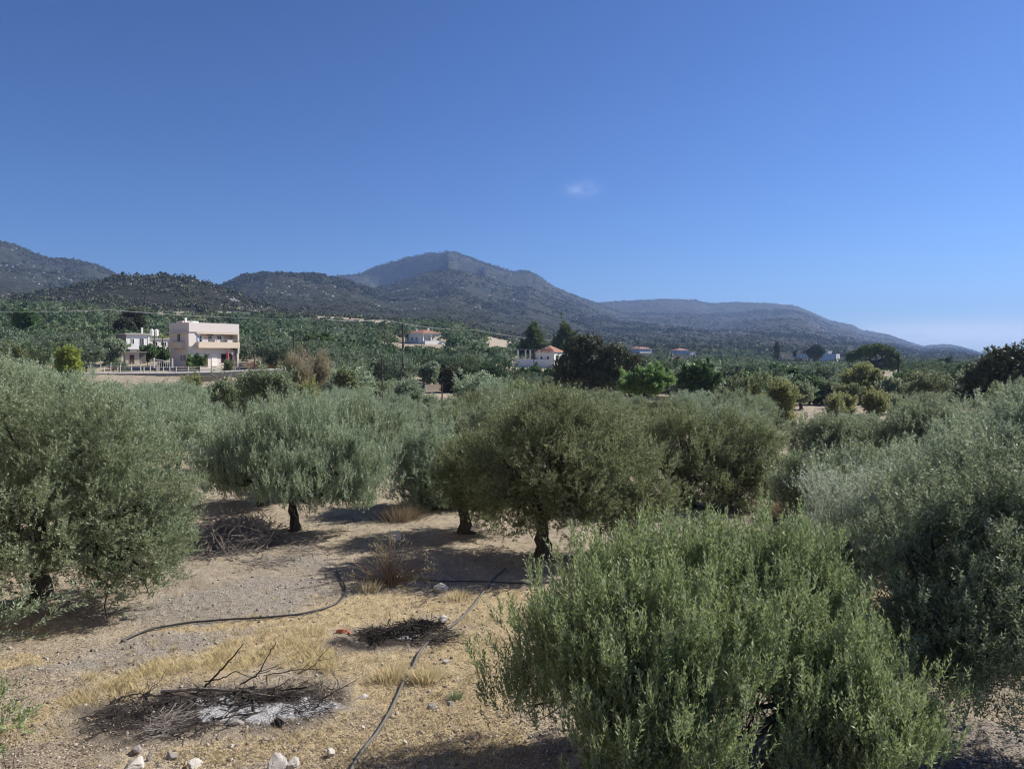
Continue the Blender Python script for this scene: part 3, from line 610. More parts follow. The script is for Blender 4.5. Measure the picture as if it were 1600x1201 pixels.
# ---- single trees one can tell apart in the distance
def special(name, label, px, Y0, blobs, leaf, seed, shoots, ll, lw, slen=.5, per=5, cat='tree', rad=3.0, trunk=True, r0=.25, fork=1.5, stems=3, **kw):
    """blobs in metres relative to the foot of the tree: (x, y, z, rx, ry, rz)"""
    x = pxw(px, Y0); z = gz(x, Y0); SPECIAL.append((x, Y0, rad))
    kw.setdefault('spray', .3); cm = crown_mesh('crown', seed, blobs, shoots, per, slen * .8, ll, lw, **kw)
    tm = trunk_mesh('trunk', seed, [(b[0] * .85, b[1] * .85, b[2]) for b in blobs], fork, r0, stems, sides=7) if trunk else None
    return put_tree(name, label, (x, Y0, z), tm, cm, leaf, cat=cat)
def mblobs(px0, Y0, L):
    """lobes given as (px, py, r px[, flat]) at depth Y0, in metres round the foot"""
    x0 = pxw(px0, Y0); z0 = gz(x0, Y0); out = []; rs = np.random.RandomState(abs(int(px0)))
    for b in L:
        q = P(b[0], b[1], Y0); r = b[2] / F_PX * Y0; out.append((q[0] - x0, rs.uniform(-.5, .5) * r, q[2] - z0, r, r, r * (b[3] if len(b) > 3 else .85)))
    return out
special('evergreen_tree', 'huge dark evergreen tree hiding the right side of the red roofed white house', 935, 92, mblobs(935, 92,
    [(895, 575, 26), (905, 548, 20), (925, 538, 15), (930, 562, 26), (950, 572, 28), (965, 556, 20), (985, 572, 22), (915, 590, 22), (940, 592, 24), (880, 588, 14), (998, 588, 12), (900, 533, 9)]),
    LM['dark'], 101, 4600, .30, .12, slen=.4, rad=6, cat='evergreen tree', lump=.4)
special('pine_tree', 'left, pointed pine tree behind the red roofed white house', 834, 205, mblobs(834, 205,
    [(834, 514, 5.5), (832, 522, 9, .6), (838, 530, 12, .6), (830, 538, 14, .55), (838, 545, 15, .5), (834, 508, 3.2, 1.2), (822, 548, 12, .5)]), LM['pine'], 102, 1500, .55, .2, slen=.9, rad=5, cat='pine tree', lump=.4)
special('pine_tree', 'right pine tree behind the red roofed white house, with an open lopsided top', 884, 205, mblobs(884, 205,
    [(884, 514, 6), (880, 522, 7, .7), (890, 524, 9, .6), (882, 536, 13, .6), (892, 532, 9, .5), (876, 546, 12, .6), (880, 509, 3.4, 1.2)]), LM['pine'], 103, 1300, .55, .2, slen=.9, rad=5, cat='pine tree', lump=.45)
special('stone_pine', 'big umbrella shaped stone pine standing above the valley trees at the right', 1366, 215, mblobs(1366, 215,
    [(1338, 555, 11, .55), (1352, 547, 12, .5), (1368, 545, 13, .5), (1384, 549, 12, .55), (1396, 557, 10, .6), (1400, 566, 8, .6), (1330, 561, 7, .5), (1386, 564, 10, .5), (1358, 553, 9, .5), (1372, 574, 7, .5), (1392, 574, 8, .5)]),
    LM['pine'], 104, 2300, .55, .2, slen=.5, rad=7, cat='stone pine', r0=.8, fork=4.0, stems=5, lump=.18, spray=0, up=.3)
special('umbrella_pine', 'small dark umbrella pine beside the far white houses', 1272, 420, mblobs(1272, 420,
    [(1266, 549, 6, .6), (1274, 544, 7, .6), (1281, 549, 6, .6), (1270, 555, 5, .6), (1279, 556, 5, .6)]), LM['dark'], 105, 700, 1.0, .4, slen=.8, rad=6, cat='pine tree', r0=.6, fork=4, spray=0, up=.3)
special('cypress', 'tall narrow dark cypress rising against the far hillside', 1214, 420, mblobs(1214, 420,
    [(1214, 552, 3.9, 1.6), (1214, 545, 3.6, 1.6), (1214, 540, 2.4, 1.5), (1214, 558, 3.8, 1.2)]), LM['dark'], 106, 700, .8, .3, slen=.8, rad=3, cat='cypress', up=1.5, out=.2, lump=.15)
special('cypress', 'tiny dark cypress between the tall cypress and the small umbrella pine', 1242, 520, mblobs(1242, 520,
    [(1242, 556, 1.6, 1.6), (1242, 552.5, 1.0, 1.6)]), LM['dark'], 107, 160, .9, .35, slen=.8, rad=3, cat='cypress', up=1.5, out=.2)
special('round_tree', 'big rounded dark tree with hanging skirts at the right edge, above the olives', 1575, 62, mblobs(1575, 62,
    [(1560, 580, 28), (1585, 566, 20), (1605, 572, 30), (1535, 598, 22), (1550, 612, 26), (1590, 602, 34), (1524, 622, 16), (1625, 600, 34), (1570, 628, 28), (1560, 562, 12)]),
    LM['dark'], 108, 6000, .26, .09, slen=.4, rad=5, cat='evergreen tree', lump=.35, r0=.3)
special('broadleaf_tree', 'bright fresh green tree in front of the huge dark evergreen', 1005, 72, mblobs(1005, 72,
    [(985, 598, 13), (1005, 592, 14), (1025, 590, 13), (1040, 598, 11), (995, 608, 13), (1020, 608, 14), (975, 606, 9)]), LM['bright'], 109, 1500, .26, .12, slen=.45, rad=3.4, per=7, cat='tree', up=1.2)
special('broadleaf_tree', 'mid green leafy tree right of the bright green one', 1090, 84, mblobs(1090, 84,
    [(1075, 590, 14), (1095, 584, 15), (1112, 594, 13), (1085, 604, 15), (1105, 608, 12), (1068, 602, 9)]), LM['citrus'], 110, 1600, .28, .12, slen=.45, rad=3.4, per=7, cat='tree', up=1.0)
special('broadleaf_tree', 'round yellow green tree in front of the umbrella shaped stone pine', 1345, 92, mblobs(1345, 92,
    [(1330, 590, 15), (1348, 580, 14), (1362, 588, 14), (1340, 600, 18), (1362, 603, 13), (1325, 604, 12), (1378, 598, 10)]), LM['yellow'], 111, 1900, .24, .10, slen=.4, rad=4, per=6, cat='tree')
YEL = [(1284, 610, 92, 15, 'grey green olive behind the bright yellow bushes of the dry clearing', 'green'), (1252, 614, 82, 12, 'low green olive at the left side of the dry clearing', 'green'), (1392, 612, 86, 16, 'dull green olive right of the round yellow green tree', 'green'),
       (1325, 617, 84, 11, 'small olive in the dry clearing, in front of the round yellow green tree', 'brown'), (1180, 600, 88, 15, 'dark green tree right of the mid green leafy tree', 'citrus'), (1222, 612, 60, 16, 'yellow green shrub at the edge of the dry clearing', 'yellow'), (1368, 628, 74, 13, 'bright yellow leaved shrub in the middle of the valley trees', 'yellow'), (1305, 634, 70, 8, 'small yellow bush in the dry clearing', 'yellow'),
       (1322, 632, 73, 7, 'yellow bush beside the smaller one in the dry clearing', 'yellow'), (1290, 593, 130, 12, 'yellowish tree left of the umbrella shaped stone pine', 'yellow'), (1440, 588, 125, 14, 'orange brown shrub right of the tall pole', 'rust'), (1468, 590, 128, 10, 'rusty shrub at the right end of the orange brown one', 'rust'),
       (107, 560, 92, 16, 'bright lime green shrub left of the road fence', 'lime'), (465, 588, 74, 18, 'dense clump of straw coloured reeds below the road', 'reed'), (495, 585, 78, 17, 'tall reed clump right of the straw coloured one', 'reed'),
       (540, 592, 76, 13, 'brownish shrub right of the reed clumps', 'brown'), (478, 618, 52, 15, 'yellow tinged shrub in front of the reeds', 'yellow'), (300, 600, 88, 9, 'yellow green bush under the road edge', 'yellow'),
       (497, 540, 150, 20, 'round light green pine standing above the olives beside the poles', 'pine'), (512, 555, 145, 14, 'lower green pine touching the round one', 'pine'), (20, 560, 88, 16, 'dry brown shrub at the left edge above the olives', 'brown'),
       (1165, 612, 62, 18, 'grey brown leafless looking shrub behind the brownish olives', 'brown'), (1060, 568, 230, 6, 'small orange brown tree in the valley below the far white house', 'rust'), (1210, 585, 120, 14, 'fresh green tree beside the yellow ones on the valley floor', 'citrus'), (1265, 605, 92, 17, 'deep green rounded tree beside the dry clearing', 'citrus'),
       (1240, 590, 115, 15, 'mid green rounded tree behind the deep green one', 'citrus'), (1415, 600, 100, 16, 'dark green tree at the foot of the tall pole', 'citrus'), (640, 615, 64, 16, 'grey olive like bush left of the small white field wall', 'silver'),
       (210, 498, 190, 14, 'dark pine with spreading limbs behind the farmhouse', 'dark'), (195, 510, 185, 12, 'dark conifer left of the spreading pine behind the farmhouse', 'dark'), (173, 545, 125, 20, 'full silvery olive in front of the old farmhouse', 'silver'),
       (250, 556, 138, 10, 'green tree in front of the farmhouse terrace', 'citrus'), (232, 552, 134, 8, 'small tree beside the farmhouse steps', 'citrus'), (40, 500, 190, 18, 'dark green tree high on the left slope', 'citrus'),
       (835, 585, 150, 10, 'green hedge like tree below the pergola terrace', 'citrus'), (815, 587, 145, 9, 'green tree at the left end of the pergola terrace', 'citrus'), (860, 588, 148, 9, 'green tree below the red roofed white house', 'citrus'),
       (705, 585, 112, 10, 'small round dark bush beside the field wall', 'dark'), (672, 584, 116, 11, 'small olive with visible stems above the field wall', 'silver'), (312, 566.5, 119, 5.5, 'low dark ornamental tree in front of the three level house', 'citrus'),
       (299, 565, 121.5, 4.5, 'small palm like bush at the corner of the three level house', 'bright'), (357, 569, 118.5, 4, 'pink flowering bush in front of the three level house', 'brown'), (350, 612, 52, 17, 'dark dense shrub in front of the three level house, below the road', 'green'),
       (400, 600, 50, 24, 'dark dense shrub right of the three level house, below the road', 'green'), (436, 606, 50, 18, 'small dark olive between the road and the reeds', 'green'), (1480, 566, 330, 8, 'distant dark green tree at the foot of the last hill', 'citrus'), (1225, 600, 98, 8, 'grey green prickly bush in the valley', 'silver')]
for i, (px, py, Y0, r, lab, lf) in enumerate(YEL):
    rs = np.random.RandomState(300 + i); k = 6
    L = [(px + math.cos(j * 6.28 / k) * r * .55 + rs.uniform(-.2, .2) * r, py + math.sin(j * 6.28 / k) * r * .35 + rs.uniform(-.15, .15) * r, r * rs.uniform(.45, .62)) for j in range(k)] + [(px, py, r * .6), (px, py + r * .8, r * .6, .9)]
    if 'shrub' in lab or 'bush' in lab:
        gp = proj(pxw(px, Y0), Y0, gz(pxw(px, Y0), Y0))[1]; q0 = py + r * .7
        while q0 < gp - r * .3: L += [(px - r * .45, q0, r * .6), (px + r * .45, q0 + 2, r * .6)]; q0 += r * .6
    rm = r / F_PX * Y0; ll = min(.62, max(.16, Y0 / 330)); shrub = 'shrub' in lab or 'bush' in lab or 'clump' in lab
    reed = lf == 'reed'
    special('reed_clump' if reed else 'shrub' if shrub else 'pine_tree' if 'pine' in lab or 'conifer' in lab else 'tree', lab, px, Y0, mblobs(px, Y0, L), LM[lf], 300 + i, int(min(1900, max(260, 34 * r * r / 2.2))), ll * (1.5 if reed else 1), ll * (.14 if reed else .4),
            slen=.5 if not reed else .9, rad=max(.5, rm * .4), trunk=not reed, r0=.1 if shrub else .2, fork=.4 if shrub else 1.2, cat='reeds' if reed else 'shrub' if shrub else 'tree', up=1.6 if reed else .8, out=.2 if reed else .6, lump=.35)

# ---- the groves: every olive its own object, nearest first, the far rest as one mass
rs = np.random.RandomState(5); cand = []
y = 33.0
while y < 640:
    step = 5.7 if y < 75 else 6.6 if y < 130 else 7.2 if y < 250 else 8.5
    half = y * .80; x = -half + rs.uniform(0, step)
    while x < half:
        cx, cyy = x + rs.normal() * step * .13, y + rs.normal() * step * .13; x += step * rs.uniform(.9, 1.15)
        px = 800 + F_PX * cx / cyy
        if cyy < 40 and (560 < px < 640 or px > 1225 and cyy < 38): continue
        if cyy < 36 and px < 500: continue
        if vnoise(np.array(cx / 22), np.array(cyy / 22), 9) < .06: continue
        cand.append((cx, cyy))
    y += step * .95
NEARPOS = [(pxw(p, d), d) for p, d in ((60, 18), (50, 29), (458, 25.4), (404, 29.5), (850, 22), (728, 24.8), (668, 29), (1080, 29.5), (1305, 42), (1450, 39), (1580, 44))]
kept = []
for cx, cyy in cand:
    px = 800 + F_PX * cx / cyy
    if any((cx - a) ** 2 + (cyy - b) ** 2 < 19 for a, b in NEARPOS): continue
    z = gz(cx, cyy); s = rs.uniform(.84, 1.12) * (1.0 if px < 1150 or cyy > 60 else .95)
    if 40 < cyy < 80 and 90 < px < 350: s *= .86
    if cyy > (300 + 90 * float(vnoise(np.array(cx / 60), np.array(1.0), 5)) if px < 620 else 400 if px < 900 else 640): continue
    if cyy > 130 and vnoise(np.array(cx / 16 + 7), np.array(cyy / 22), 19) < .27: continue
    if not clear(cx, cyy, 2.6 if cyy < 130 else 1.5): continue
    while hides(cx, cyy, z, 5.2 * s, 3.2 * s) and s > .32: s *= .82
    if hides(cx, cyy, z, 5.2 * s, 3.2 * s): continue
    if 97 < cyy < 113 and 85 < px < 400: continue                # the road bank
    if s < .38 and cyy < 70: continue
    kept.append((cx, cyy, z, s, px))
kept.sort(key=lambda t: t[1])
inview = [k for k in kept if -140 < k[4] < 1740]; NI = 265
ROWS = [(46, 'first grove rows'), (60, 'second grove rows'), (80, 'deep grove rows'), (105, 'road level rows'), (150, 'lower slope'), (9999, 'far slope')]
LANDM = [(-200, 'the left picture edge'), (60, 'the lime green shrub'), (150, 'the farmhouse'), (265, 'the three level house'), (380, 'the earth bank'), (470, 'the reed clumps'), (545, 'the brownish shrub'), (610, 'the villa'), (700, 'the field wall'),
         (790, 'the pergola'), (850, 'the huge evergreen'), (985, 'the bright green tree'), (1060, 'the far house pair'), (1160, 'the dry clearing'), (1260, 'the small umbrella pine'), (1330, 'the stone pine'), (1430, 'the last low hill'), (1530, 'the right edge')]
NLAB = {}
for i, (cx, cyy, z, s, px) in enumerate(inview[:NI]):
    row = next(b for d, b in ROWS if cyy < d); lm = [b for a, b in LANDM if px >= a][-1]
    if cyy > 170: lf_far = True
    K = KM if cyy < 75 else KF; tm, cm = K[i % 5]
    u = rs.uniform(); lf = LM['silver'] if (u < .62 and px < 700) or u < .3 else LM['brown'] if u > .8 and px > 600 else LM['green']
    if px < 420: lf = LM['silver'] if u < .75 else LM['green']
    if .3 <= u < .42 and px > 760: lf = LM['near']
    if cyy > 95: lf = LM['fars'] if lf is LM['silver'] else LM['fard'] if lf is LM['brown'] else LM['far']
    tone = 'silvery' if lf is LM['fars'] else 'dark green' if lf is LM['fard'] else 'fresh green' if lf is LM['near'] else 'silvery' if lf is LM['silver'] else 'brownish' if lf is LM['brown'] else 'grey green'
    lab = f'{tone} olive tree, {row}, in line with {lm}'
    NLAB.setdefault(lab, []).append(put_tree('olive_tree', lab, (cx, cyy, z - .05), tm, cm, lf, rz=rs.uniform(0, 6.28), scale=s, group=f'olive trees in the {row}'))
for lab, L in NLAB.items():
    if len(L) > 1:
        for o, wd in zip(sorted(L, key=lambda t: t.location.y), ('nearest', 'second', 'third', 'fourth', 'fifth', 'sixth', 'seventh', 'eighth', 'ninth', 'tenth')): o['label'] = lab + ', ' + wd + (' away' if wd != 'nearest' else ' one')
# the mass of far trees, and the scrub of the hills
def tuft_mesh(name, pts, size, nf, seed, quad=.36, flat=.8, lift=.35):
    rs = np.random.RandomState(seed); n = len(pts); u = unit(rs.normal(size=(n, nf, 3))); u[..., 2] = np.abs(u[..., 2]) * 1.0 - .18
    S = size[:, None]; rr = .62 + .42 * rs.uniform(size=(n, nf))
    lob = 1 + .35 * np.sin(u[..., 0] * 5 + pts[:, None, 0]) * np.cos(u[..., 1] * 4 + pts[:, None, 1])
    p = pts[:, None] + u * (S * rr * lob)[..., None] * np.array([1, 1, flat]); p[..., 2] += S * lift
    nr = unit(u + rs.normal(size=u.shape) * .55); d = unit(np.cross(nr, rs.normal(size=u.shape)))
    m = n * nf; l = (np.repeat(size, nf) * quad * rs.uniform(.7, 1.4, m)); 
    V = leaf_quads((p - d * (l.reshape(n, nf) * .5)[..., None]).reshape(m, 3), d.reshape(m, 3), nr.reshape(m, 3), l, l * .8)
    val = np.clip(np.repeat(rs.normal(.4, .22, n), nf) + rs.uniform(-.2, .2, m), 0, .96)
    return mesh_np(name, V, np.arange(m * 4, dtype=np.int32).reshape(-1, 4), {'v': ('FACE', val)})
rest = np.array([k[:3] for k in inview[NI:]]); sz = np.array([k[3] for k in inview[NI:]]) * 3.4; tone = np.random.RandomState(3).uniform(size=len(rest)) + 1.3 * (fbm(rest[:, 0] / 40, rest[:, 1] / 40, 3) - .5)
for lo_, hi_, lf, nm in ((-9, .5, 'far', 'mid green olive trees'), (.5, .78, 'fard', 'darker citrus and carob trees'), (.78, 1.15, 'fars', 'paler silvery olive trees'), (1.15, 9, 'yellow', 'yellowing trees')):
    k = (tone >= lo_) & (tone < hi_)
    tag(link('far_trees', tuft_mesh('far_trees', rest[k], sz[k] * (1.1 if lf == 'fard' else 1), 170, 7, quad=.24, lift=.62), LM[lf]), f'mass of far {nm} on the valley floor and lower slopes', 'trees', kind='stuff')
rs = np.random.RandomState(77)
def scatter(n, y0, y1, pxa, pxb):
    px = rs.uniform(pxa, pxb, n); Y = np.exp(rs.uniform(math.log(y0), math.log(y1), n)); return (px - 800) / F_PX * Y, Y, px
X, Y, px = scatter(30000, 300, 1300, -160, 1760); k = (Y > 430) | (px < 640); X, Y, px = X[k], Y[k], px[k]; k = fbm(X / 60, Y / 60, 8) > np.where(px < 900, .45, .30); X, Y, px = X[k], Y[k], px[k]; k = fbm(X / 22, Y / 22, 15) + .35 * (fbm(X / 90, Y / 90, 25) - .5) > .42 + .10 * rs.uniform(size=len(X)); X, Y, px = X[k], Y[k], px[k]
Z = H(X, Y); pyy = np.array(proj(X, Y, Z)[1]); S = (.7 + 2.6 * rs.uniform(size=len(X)) ** 1.6) * np.where(px > 900, 1.5, 1.0)
k = np.ones(len(X), bool)
for r in RECTS:
    if r[5] > 400: k &= ~((px > r[0]) & (px < r[2]) & (Y < r[5]) & (pyy < r[3] + 8))
o = link('hillside_scrub', tuft_mesh('hillside_scrub', np.stack([X, Y, Z - .2], 1)[k], S[k], 26, 8, quad=.5), mat_leaf('scrub_leaf', (0.036, 0.046, 0.026), (0.130, 0.142, 0.086), (0.14, 0.15, 0.095), .08, .7, .15))
tag(o, 'low dark scrub and bushes dotting the rocky hillsides', 'scrub', kind='stuff')
SCR = o.data.materials[0]
PX, YY = [], []
for (D, tilt, p_, back, pts), (xs, zs) in zip(RIDGES, _RZ):
    n = 2600 if D > 1000 else 900; u = rs.uniform(max(-160, xs[0]), min(1760, xs[-1]), n); d = D + tilt * (u - 800); PX.append(u); YY.append(d - np.abs(rs.normal(size=n)) * d * .02)
px, Y = np.concatenate(PX), np.concatenate(YY); X = (px - 800) / F_PX * Y; Z = H(X, Y)
o = link('ridge_trees', tuft_mesh('ridge_trees', np.stack([X, Y, Z - .5], 1), rs.uniform(1.2, 3.8, len(X)) * np.clip(Y / 1300, .8, 1.9), 18, 9, quad=.6, flat=1.2), bpy.data.materials.get('scrub_leaf'))
tag(o, 'trees and bushes along the crests of the mountains', 'trees', kind='stuff')
X, Y, px = scatter(48000, 1250, 5000, -120, 1720); k = fbm(X / 70, Y / 70, 65) + .5 * (fbm(X / 300, Y / 300, 66) - .5) > .47; X, Y = X[k], Y[k]; Z = H(X, Y)
o = link('mountain_scrub', tuft_mesh('mountain_scrub', np.stack([X, Y, Z - .3], 1), rs.uniform(2.2, 5.6, len(X)), 10, 10, quad=.7), mat_leaf('mountain_scrub_leaf', (0.022, 0.029, 0.017), (0.080, 0.088, 0.054), (0.085, 0.092, 0.058), .08, .8, .1))
tag(o, 'dark scrub scattered over the distant mountain slopes', 'scrub', kind='stuff')
# pale outcrops on the hills
X, Y, px = scatter(12000, 480, 2700, -120, 1500); rk = fbm(X / 90, Y / 90, 41); k = (rk > .61) | ((px > 330) & (px < 425) & (Y > 520) & (Y < 645)); X, Y = X[k], Y[k]; Z = H(X, Y); n = len(X)
s_ = (.4 + 1.7 * rs.uniform(size=n) ** 2) * np.clip(Y / 900, .8, 2.2); base = unit(rs.normal(size=(8, 3))); 
cube = np.array([(-1, -1, -1), (1, -1, -1), (1, 1, -1), (-1, 1, -1), (-.7, -.6, .8), (.6, -.7, 1), (.7, .6, .7), (-.6, .7, .9)])
V = np.stack([X, Y, Z], 1)[:, None] + (cube[None] * rs.uniform(.6, 1.3, (n, 8, 3))) * s_[:, None, None] * np.array([.9, .9, .55])
Fq = np.array([(0, 3, 2, 1), (4, 5, 6, 7), (0, 1, 5, 4), (1, 2, 6, 5), (2, 3, 7, 6), (3, 0, 4, 7)])
Fs = (np.arange(n)[:, None, None] * 8 + Fq[None]).reshape(-1, 4)
M_ROCK = mat_plain('limestone', (0.36, 0.335, 0.30), .9, .35, .5, .5, .3)
tag(link('rock_outcrops', mesh_np('rock_outcrops', V.reshape(-1, 3), Fs), M_ROCK), 'pale limestone outcrops scattered on the hillsides', 'rocks', kind='stuff')
# ================================================================== BUILDINGS
M_CREAM = mat_plain('cream_render', (0.74, 0.67, 0.62), .85, .06, .7, .15)
M_WHITE = mat_plain('white_render', (0.82, 0.81, 0.78), .85, .05, .7, .15)
M_PEACH = mat_plain('peach_render', (0.72, 0.60, 0.47), .85, .06, .7, .15)
M_SHUT = mat_plain('brown_shutter', (0.13, 0.07, 0.05), .6, .1)
M_DARK = mat_plain('dark_glass', (0.02, 0.025, 0.03), .15, .1, spec=.6)
M_CONC = mat_plain('weathered_concrete', (0.46, 0.44, 0.40), .9, .2, 1.5, .4)
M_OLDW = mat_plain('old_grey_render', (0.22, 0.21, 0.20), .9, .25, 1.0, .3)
M_RED = mat_plain('closed_parasol_cloth', (0.45, 0.10, 0.09), .8)
M_WOODP = mat_plain('weathered_pole_wood', (0.085, 0.065, 0.05), .9, .3, 2, .4)
M_BLUE = mat_plain('flag_blue', (0.03, 0.12, 0.42), .8); M_FLAGW = mat_plain('flag_white', (0.8, 0.8, 0.8), .8)
M_STEEL = mat_plain('galvanised_steel', (0.45, 0.46, 0.47), .4, .1, metal=.6)
def tile_mat():
    m, nt, out = new_mat('terracotta_tiles'); q = N(nt); v = q.obj()
    w_ = nt.nodes.new('ShaderNodeTexWave'); w_.inputs['Scale'].default_value = 1.6; w_.inputs['Distortion'].default_value = .6; q.put(w_.inputs['Vector'], v)
    n = q.noise(3, 5, .6, v); c = q.ramp(n, [(.3, (.27, .13, .09)), (.7, (.44, .24, .17))])
    nt.links.new(q.bsdf(c, .85, q.bump(w_.outputs[1], .7, .08)), out.inputs[0]); return m
M_TILE = tile_mat()
def B(name, mat, parent, *boxes, smooth=False):
    g_ = Geo()
    for b in boxes: g_.box(*b)
    return g_.make(name, mat, parent)
def wall_with_holes(g_, x0, x1, z0, z1, y0, y1, holes):
    """a wall slab in the xz plane from y0 to y1 with rectangular openings (hx0, hx1, hz0, hz1)"""
    xs = sorted({x0, x1, *[h[0] for h in holes], *[h[1] for h in holes]}); zs = sorted({z0, z1, *[h[2] for h in holes], *[h[3] for h in holes]})
    for a, b in zip(xs, xs[1:]):
        run = None
        for c, d in zip(zs, zs[1:]):
            hole = any(h[0] <= (a + b) / 2 <= h[1] and h[2] <= (c + d) / 2 <= h[3] for h in holes)
            if not hole: g_.box(a, b, y0, y1, c, d)
def window(parent, x0, x1, z0, z1, y, mat=M_DARK, frame=M_WHITE, name='window', axis='y', t=.09, shut=None):
    """framed window set 3 cm proud of a wall whose face is at y (facing -y), or at x (facing -x)"""
    def bx(a0, a1, c0, c1, d0, d1): return (a0, a1, y - d1, y - d0, c0, c1) if axis == 'y' else (y - d1, y - d0, a0, a1, c0, c1)
    fr = B(name, frame, parent, bx(x0, x1, z0, z0 + t, -.02, .05), bx(x0, x1, z1 - t, z1, -.02, .05), bx(x0, x0 + t, z0 + t, z1 - t, -.02, .05), bx(x1 - t, x1, z0 + t, z1 - t, -.02, .05),
           bx((x0 + x1) / 2 - .03, (x0 + x1) / 2 + .03, z0 + t, z1 - t, -.02, .04))
    B('pane', mat, fr, bx(x0 + t, (x0 + x1) / 2 - .03, z0 + t, z1 - t, -.02, .02), bx((x0 + x1) / 2 + .03, x1 - t, z0 + t, z1 - t, -.02, .02))
    if shut:
        w = (x1 - x0) / 2
        B('shutter', shut, fr, bx(x0 - w, x0 - .01, z0, z1, -.02, .06)); B('shutter', shut, fr, bx(x1 + .01, x1 + w, z0, z1, -.02, .06))
    return fr
# ---- the three level house beside the road
Yh = 122.0; hx = pxw(302.5, Yh); hz = P(302.5, 573.5, Yh)[2]
h1 = thing('apartment_house', 'cream three level house with flat roof and a long recessed peach balcony beside the road', 'house', (hx, Yh, hz), R(53.3))
Lf, Dp, H1_, H2_, HT = 9.3, 7.4, 3.25, 5.75, 7.4     # front length, depth, storey heights
g_ = Geo()
g_.box(0.0, 8.6, 1.62, Dp, -1.5, 3.2)                                    # ground floor block
g_.box(0.0, Lf, 3.0, Dp, 3.2, HT - 1.55)                               # upper floor, back of the balcony
g_.box(0.0, 1.35, 1.35, 3.0, 3.2, HT - 1.55); g_.box(9.0, Lf, 1.2, 3.0, 2.35, HT - 1.55)
g_.box(0, Lf, 1.2, Dp, HT - 1.55, HT - 1.3)
g_.make('wall', M_CREAM, h1)
B('roof', M_CREAM, h1, (0, Lf, 1.2, 1.4, HT - 1.3, HT), (0, .2, 1.4, Dp, HT - 1.3, HT), (Lf - .2, Lf, 1.4, Dp, HT - 1.3, HT), (.2, Lf - .2, Dp - .2, Dp, HT - 1.3, HT), (.2, Lf - .2, 1.4, Dp - .2, HT - 1.3, HT - 1.1))
bal = B('balcony', M_PEACH, h1, (1.3, 8.99, 0.55, 1.60, 3.2, 3.4), (1.3, 8.99, .55, .72, 3.4, 4.2), (1.3, 1.47, .72, 1.6, 3.4, 4.2), (8.82, 8.99, .72, 1.19, 3.4, 4.2), (1.35, 8.99, 1.6, 2.99, 3.2, 3.4), (1.35, 8.99, 1.21, 1.39, HT - 1.85, HT - 1.56), (8.9, 8.99, 1.4, 2.9, 3.4, HT - 1.86))
g_ = Geo(); g_.box(1.34, 8.9, .60, .65, 4.62, 4.68)
for k in range(8): g_.box(1.4 + k * 1.06, 1.46 + k * 1.06, .60, .65, 4.2, 4.62)
g_.make('railing', M_STEEL, bal)
for k in range(3): B('parapet_panel', M_CREAM, bal, (2.0 + k * 2.3, 3.0 + k * 2.3, .61, .64, 4.21, 4.58))
B('side_balcony', M_PEACH, h1, (-1.0, -.01, 2.6, 6.2, 3.15, 3.3), (-1.0, -.88, 2.6, 6.2, 3.3, 4.15), (-.88, -.01, 2.6, 2.72, 3.3, 4.15), (-.88, -.01, 6.08, 6.2, 3.3, 4.15))
B('canopy', M_CREAM, h1, (-.6, -.01, 1.6, 7.2, 5.7, 5.85))
window(h1, 3.8, 4.9, 4.2, 5.6, 0.0, axis='x'); window(h1, 2.2, 3.1, .9, 2.1, 0.0, axis='x'); window(h1, 3.2, 4.0, .9, 2.1, 0.0, axis='x')
for xx in (2.4, 6.1): window(h1, xx, xx + .9, 3.4, 5.35, 3.0, name='balcony_door', shut=M_WHITE)
window(h1, 4.4, 5.2, 4.5, 5.3, 3.0)
B('awning_box', M_DARK, h1, (4.2, 5.2, 2.6, 2.97, 5.42, 5.66))
B('garage_door', M_WHITE, h1, (.4, 2.5, 1.55, 1.60, .1, 2.15)); B('door', M_SHUT, h1, (2.9, 3.5, 1.55, 1.6, 0.0, 2.15)); B('door', M_WHITE, h1, (4.2, 5.2, 1.55, 1.6, 0.0, 2.2))
window(h1, 6.0, 8.2, .6, 2.2, 1.62, frame=M_SHUT)
B('pillar', M_CREAM, h1, (8.9, 9.2, 1.25, 1.5, -1.0, 2.34)); B('downpipe', M_STEEL, h1, (8.72, 8.8, 1.5, 1.58, 0, 3.19))
B('chimney', M_WHITE, h1, (.5, .8, 3.2, 3.5, HT - 1.1, HT + .85)); B('stair_head', M_CREAM, h1, (.5, 1.8, 4.0, 6.0, HT - 1.1, HT + .35))
def loc2w(o, x, y, z):
    c, s = math.cos(o.rotation_euler.z), math.sin(o.rotation_euler.z); return (o.location.x + c * x - s * y, o.location.y + s * x + c * y, o.location.z + z)
st = thing('water_heater', 'white rooftop water heater on the three level house', 'water heater', loc2w(h1, 3.0, 5.0, HT - 1.1), R(53))
B('tank_frame', M_STEEL, st, (-.6, -.5, -.3, .3, 0, 1.0), (.5, .6, -.3, .3, 0, 1.0)); g_ = Geo(); g_.tube([(-.8, 0, 1.25), (.8, 0, 1.25)], .26, 12); g_.make('tank', M_WHITE, st, smooth=True)
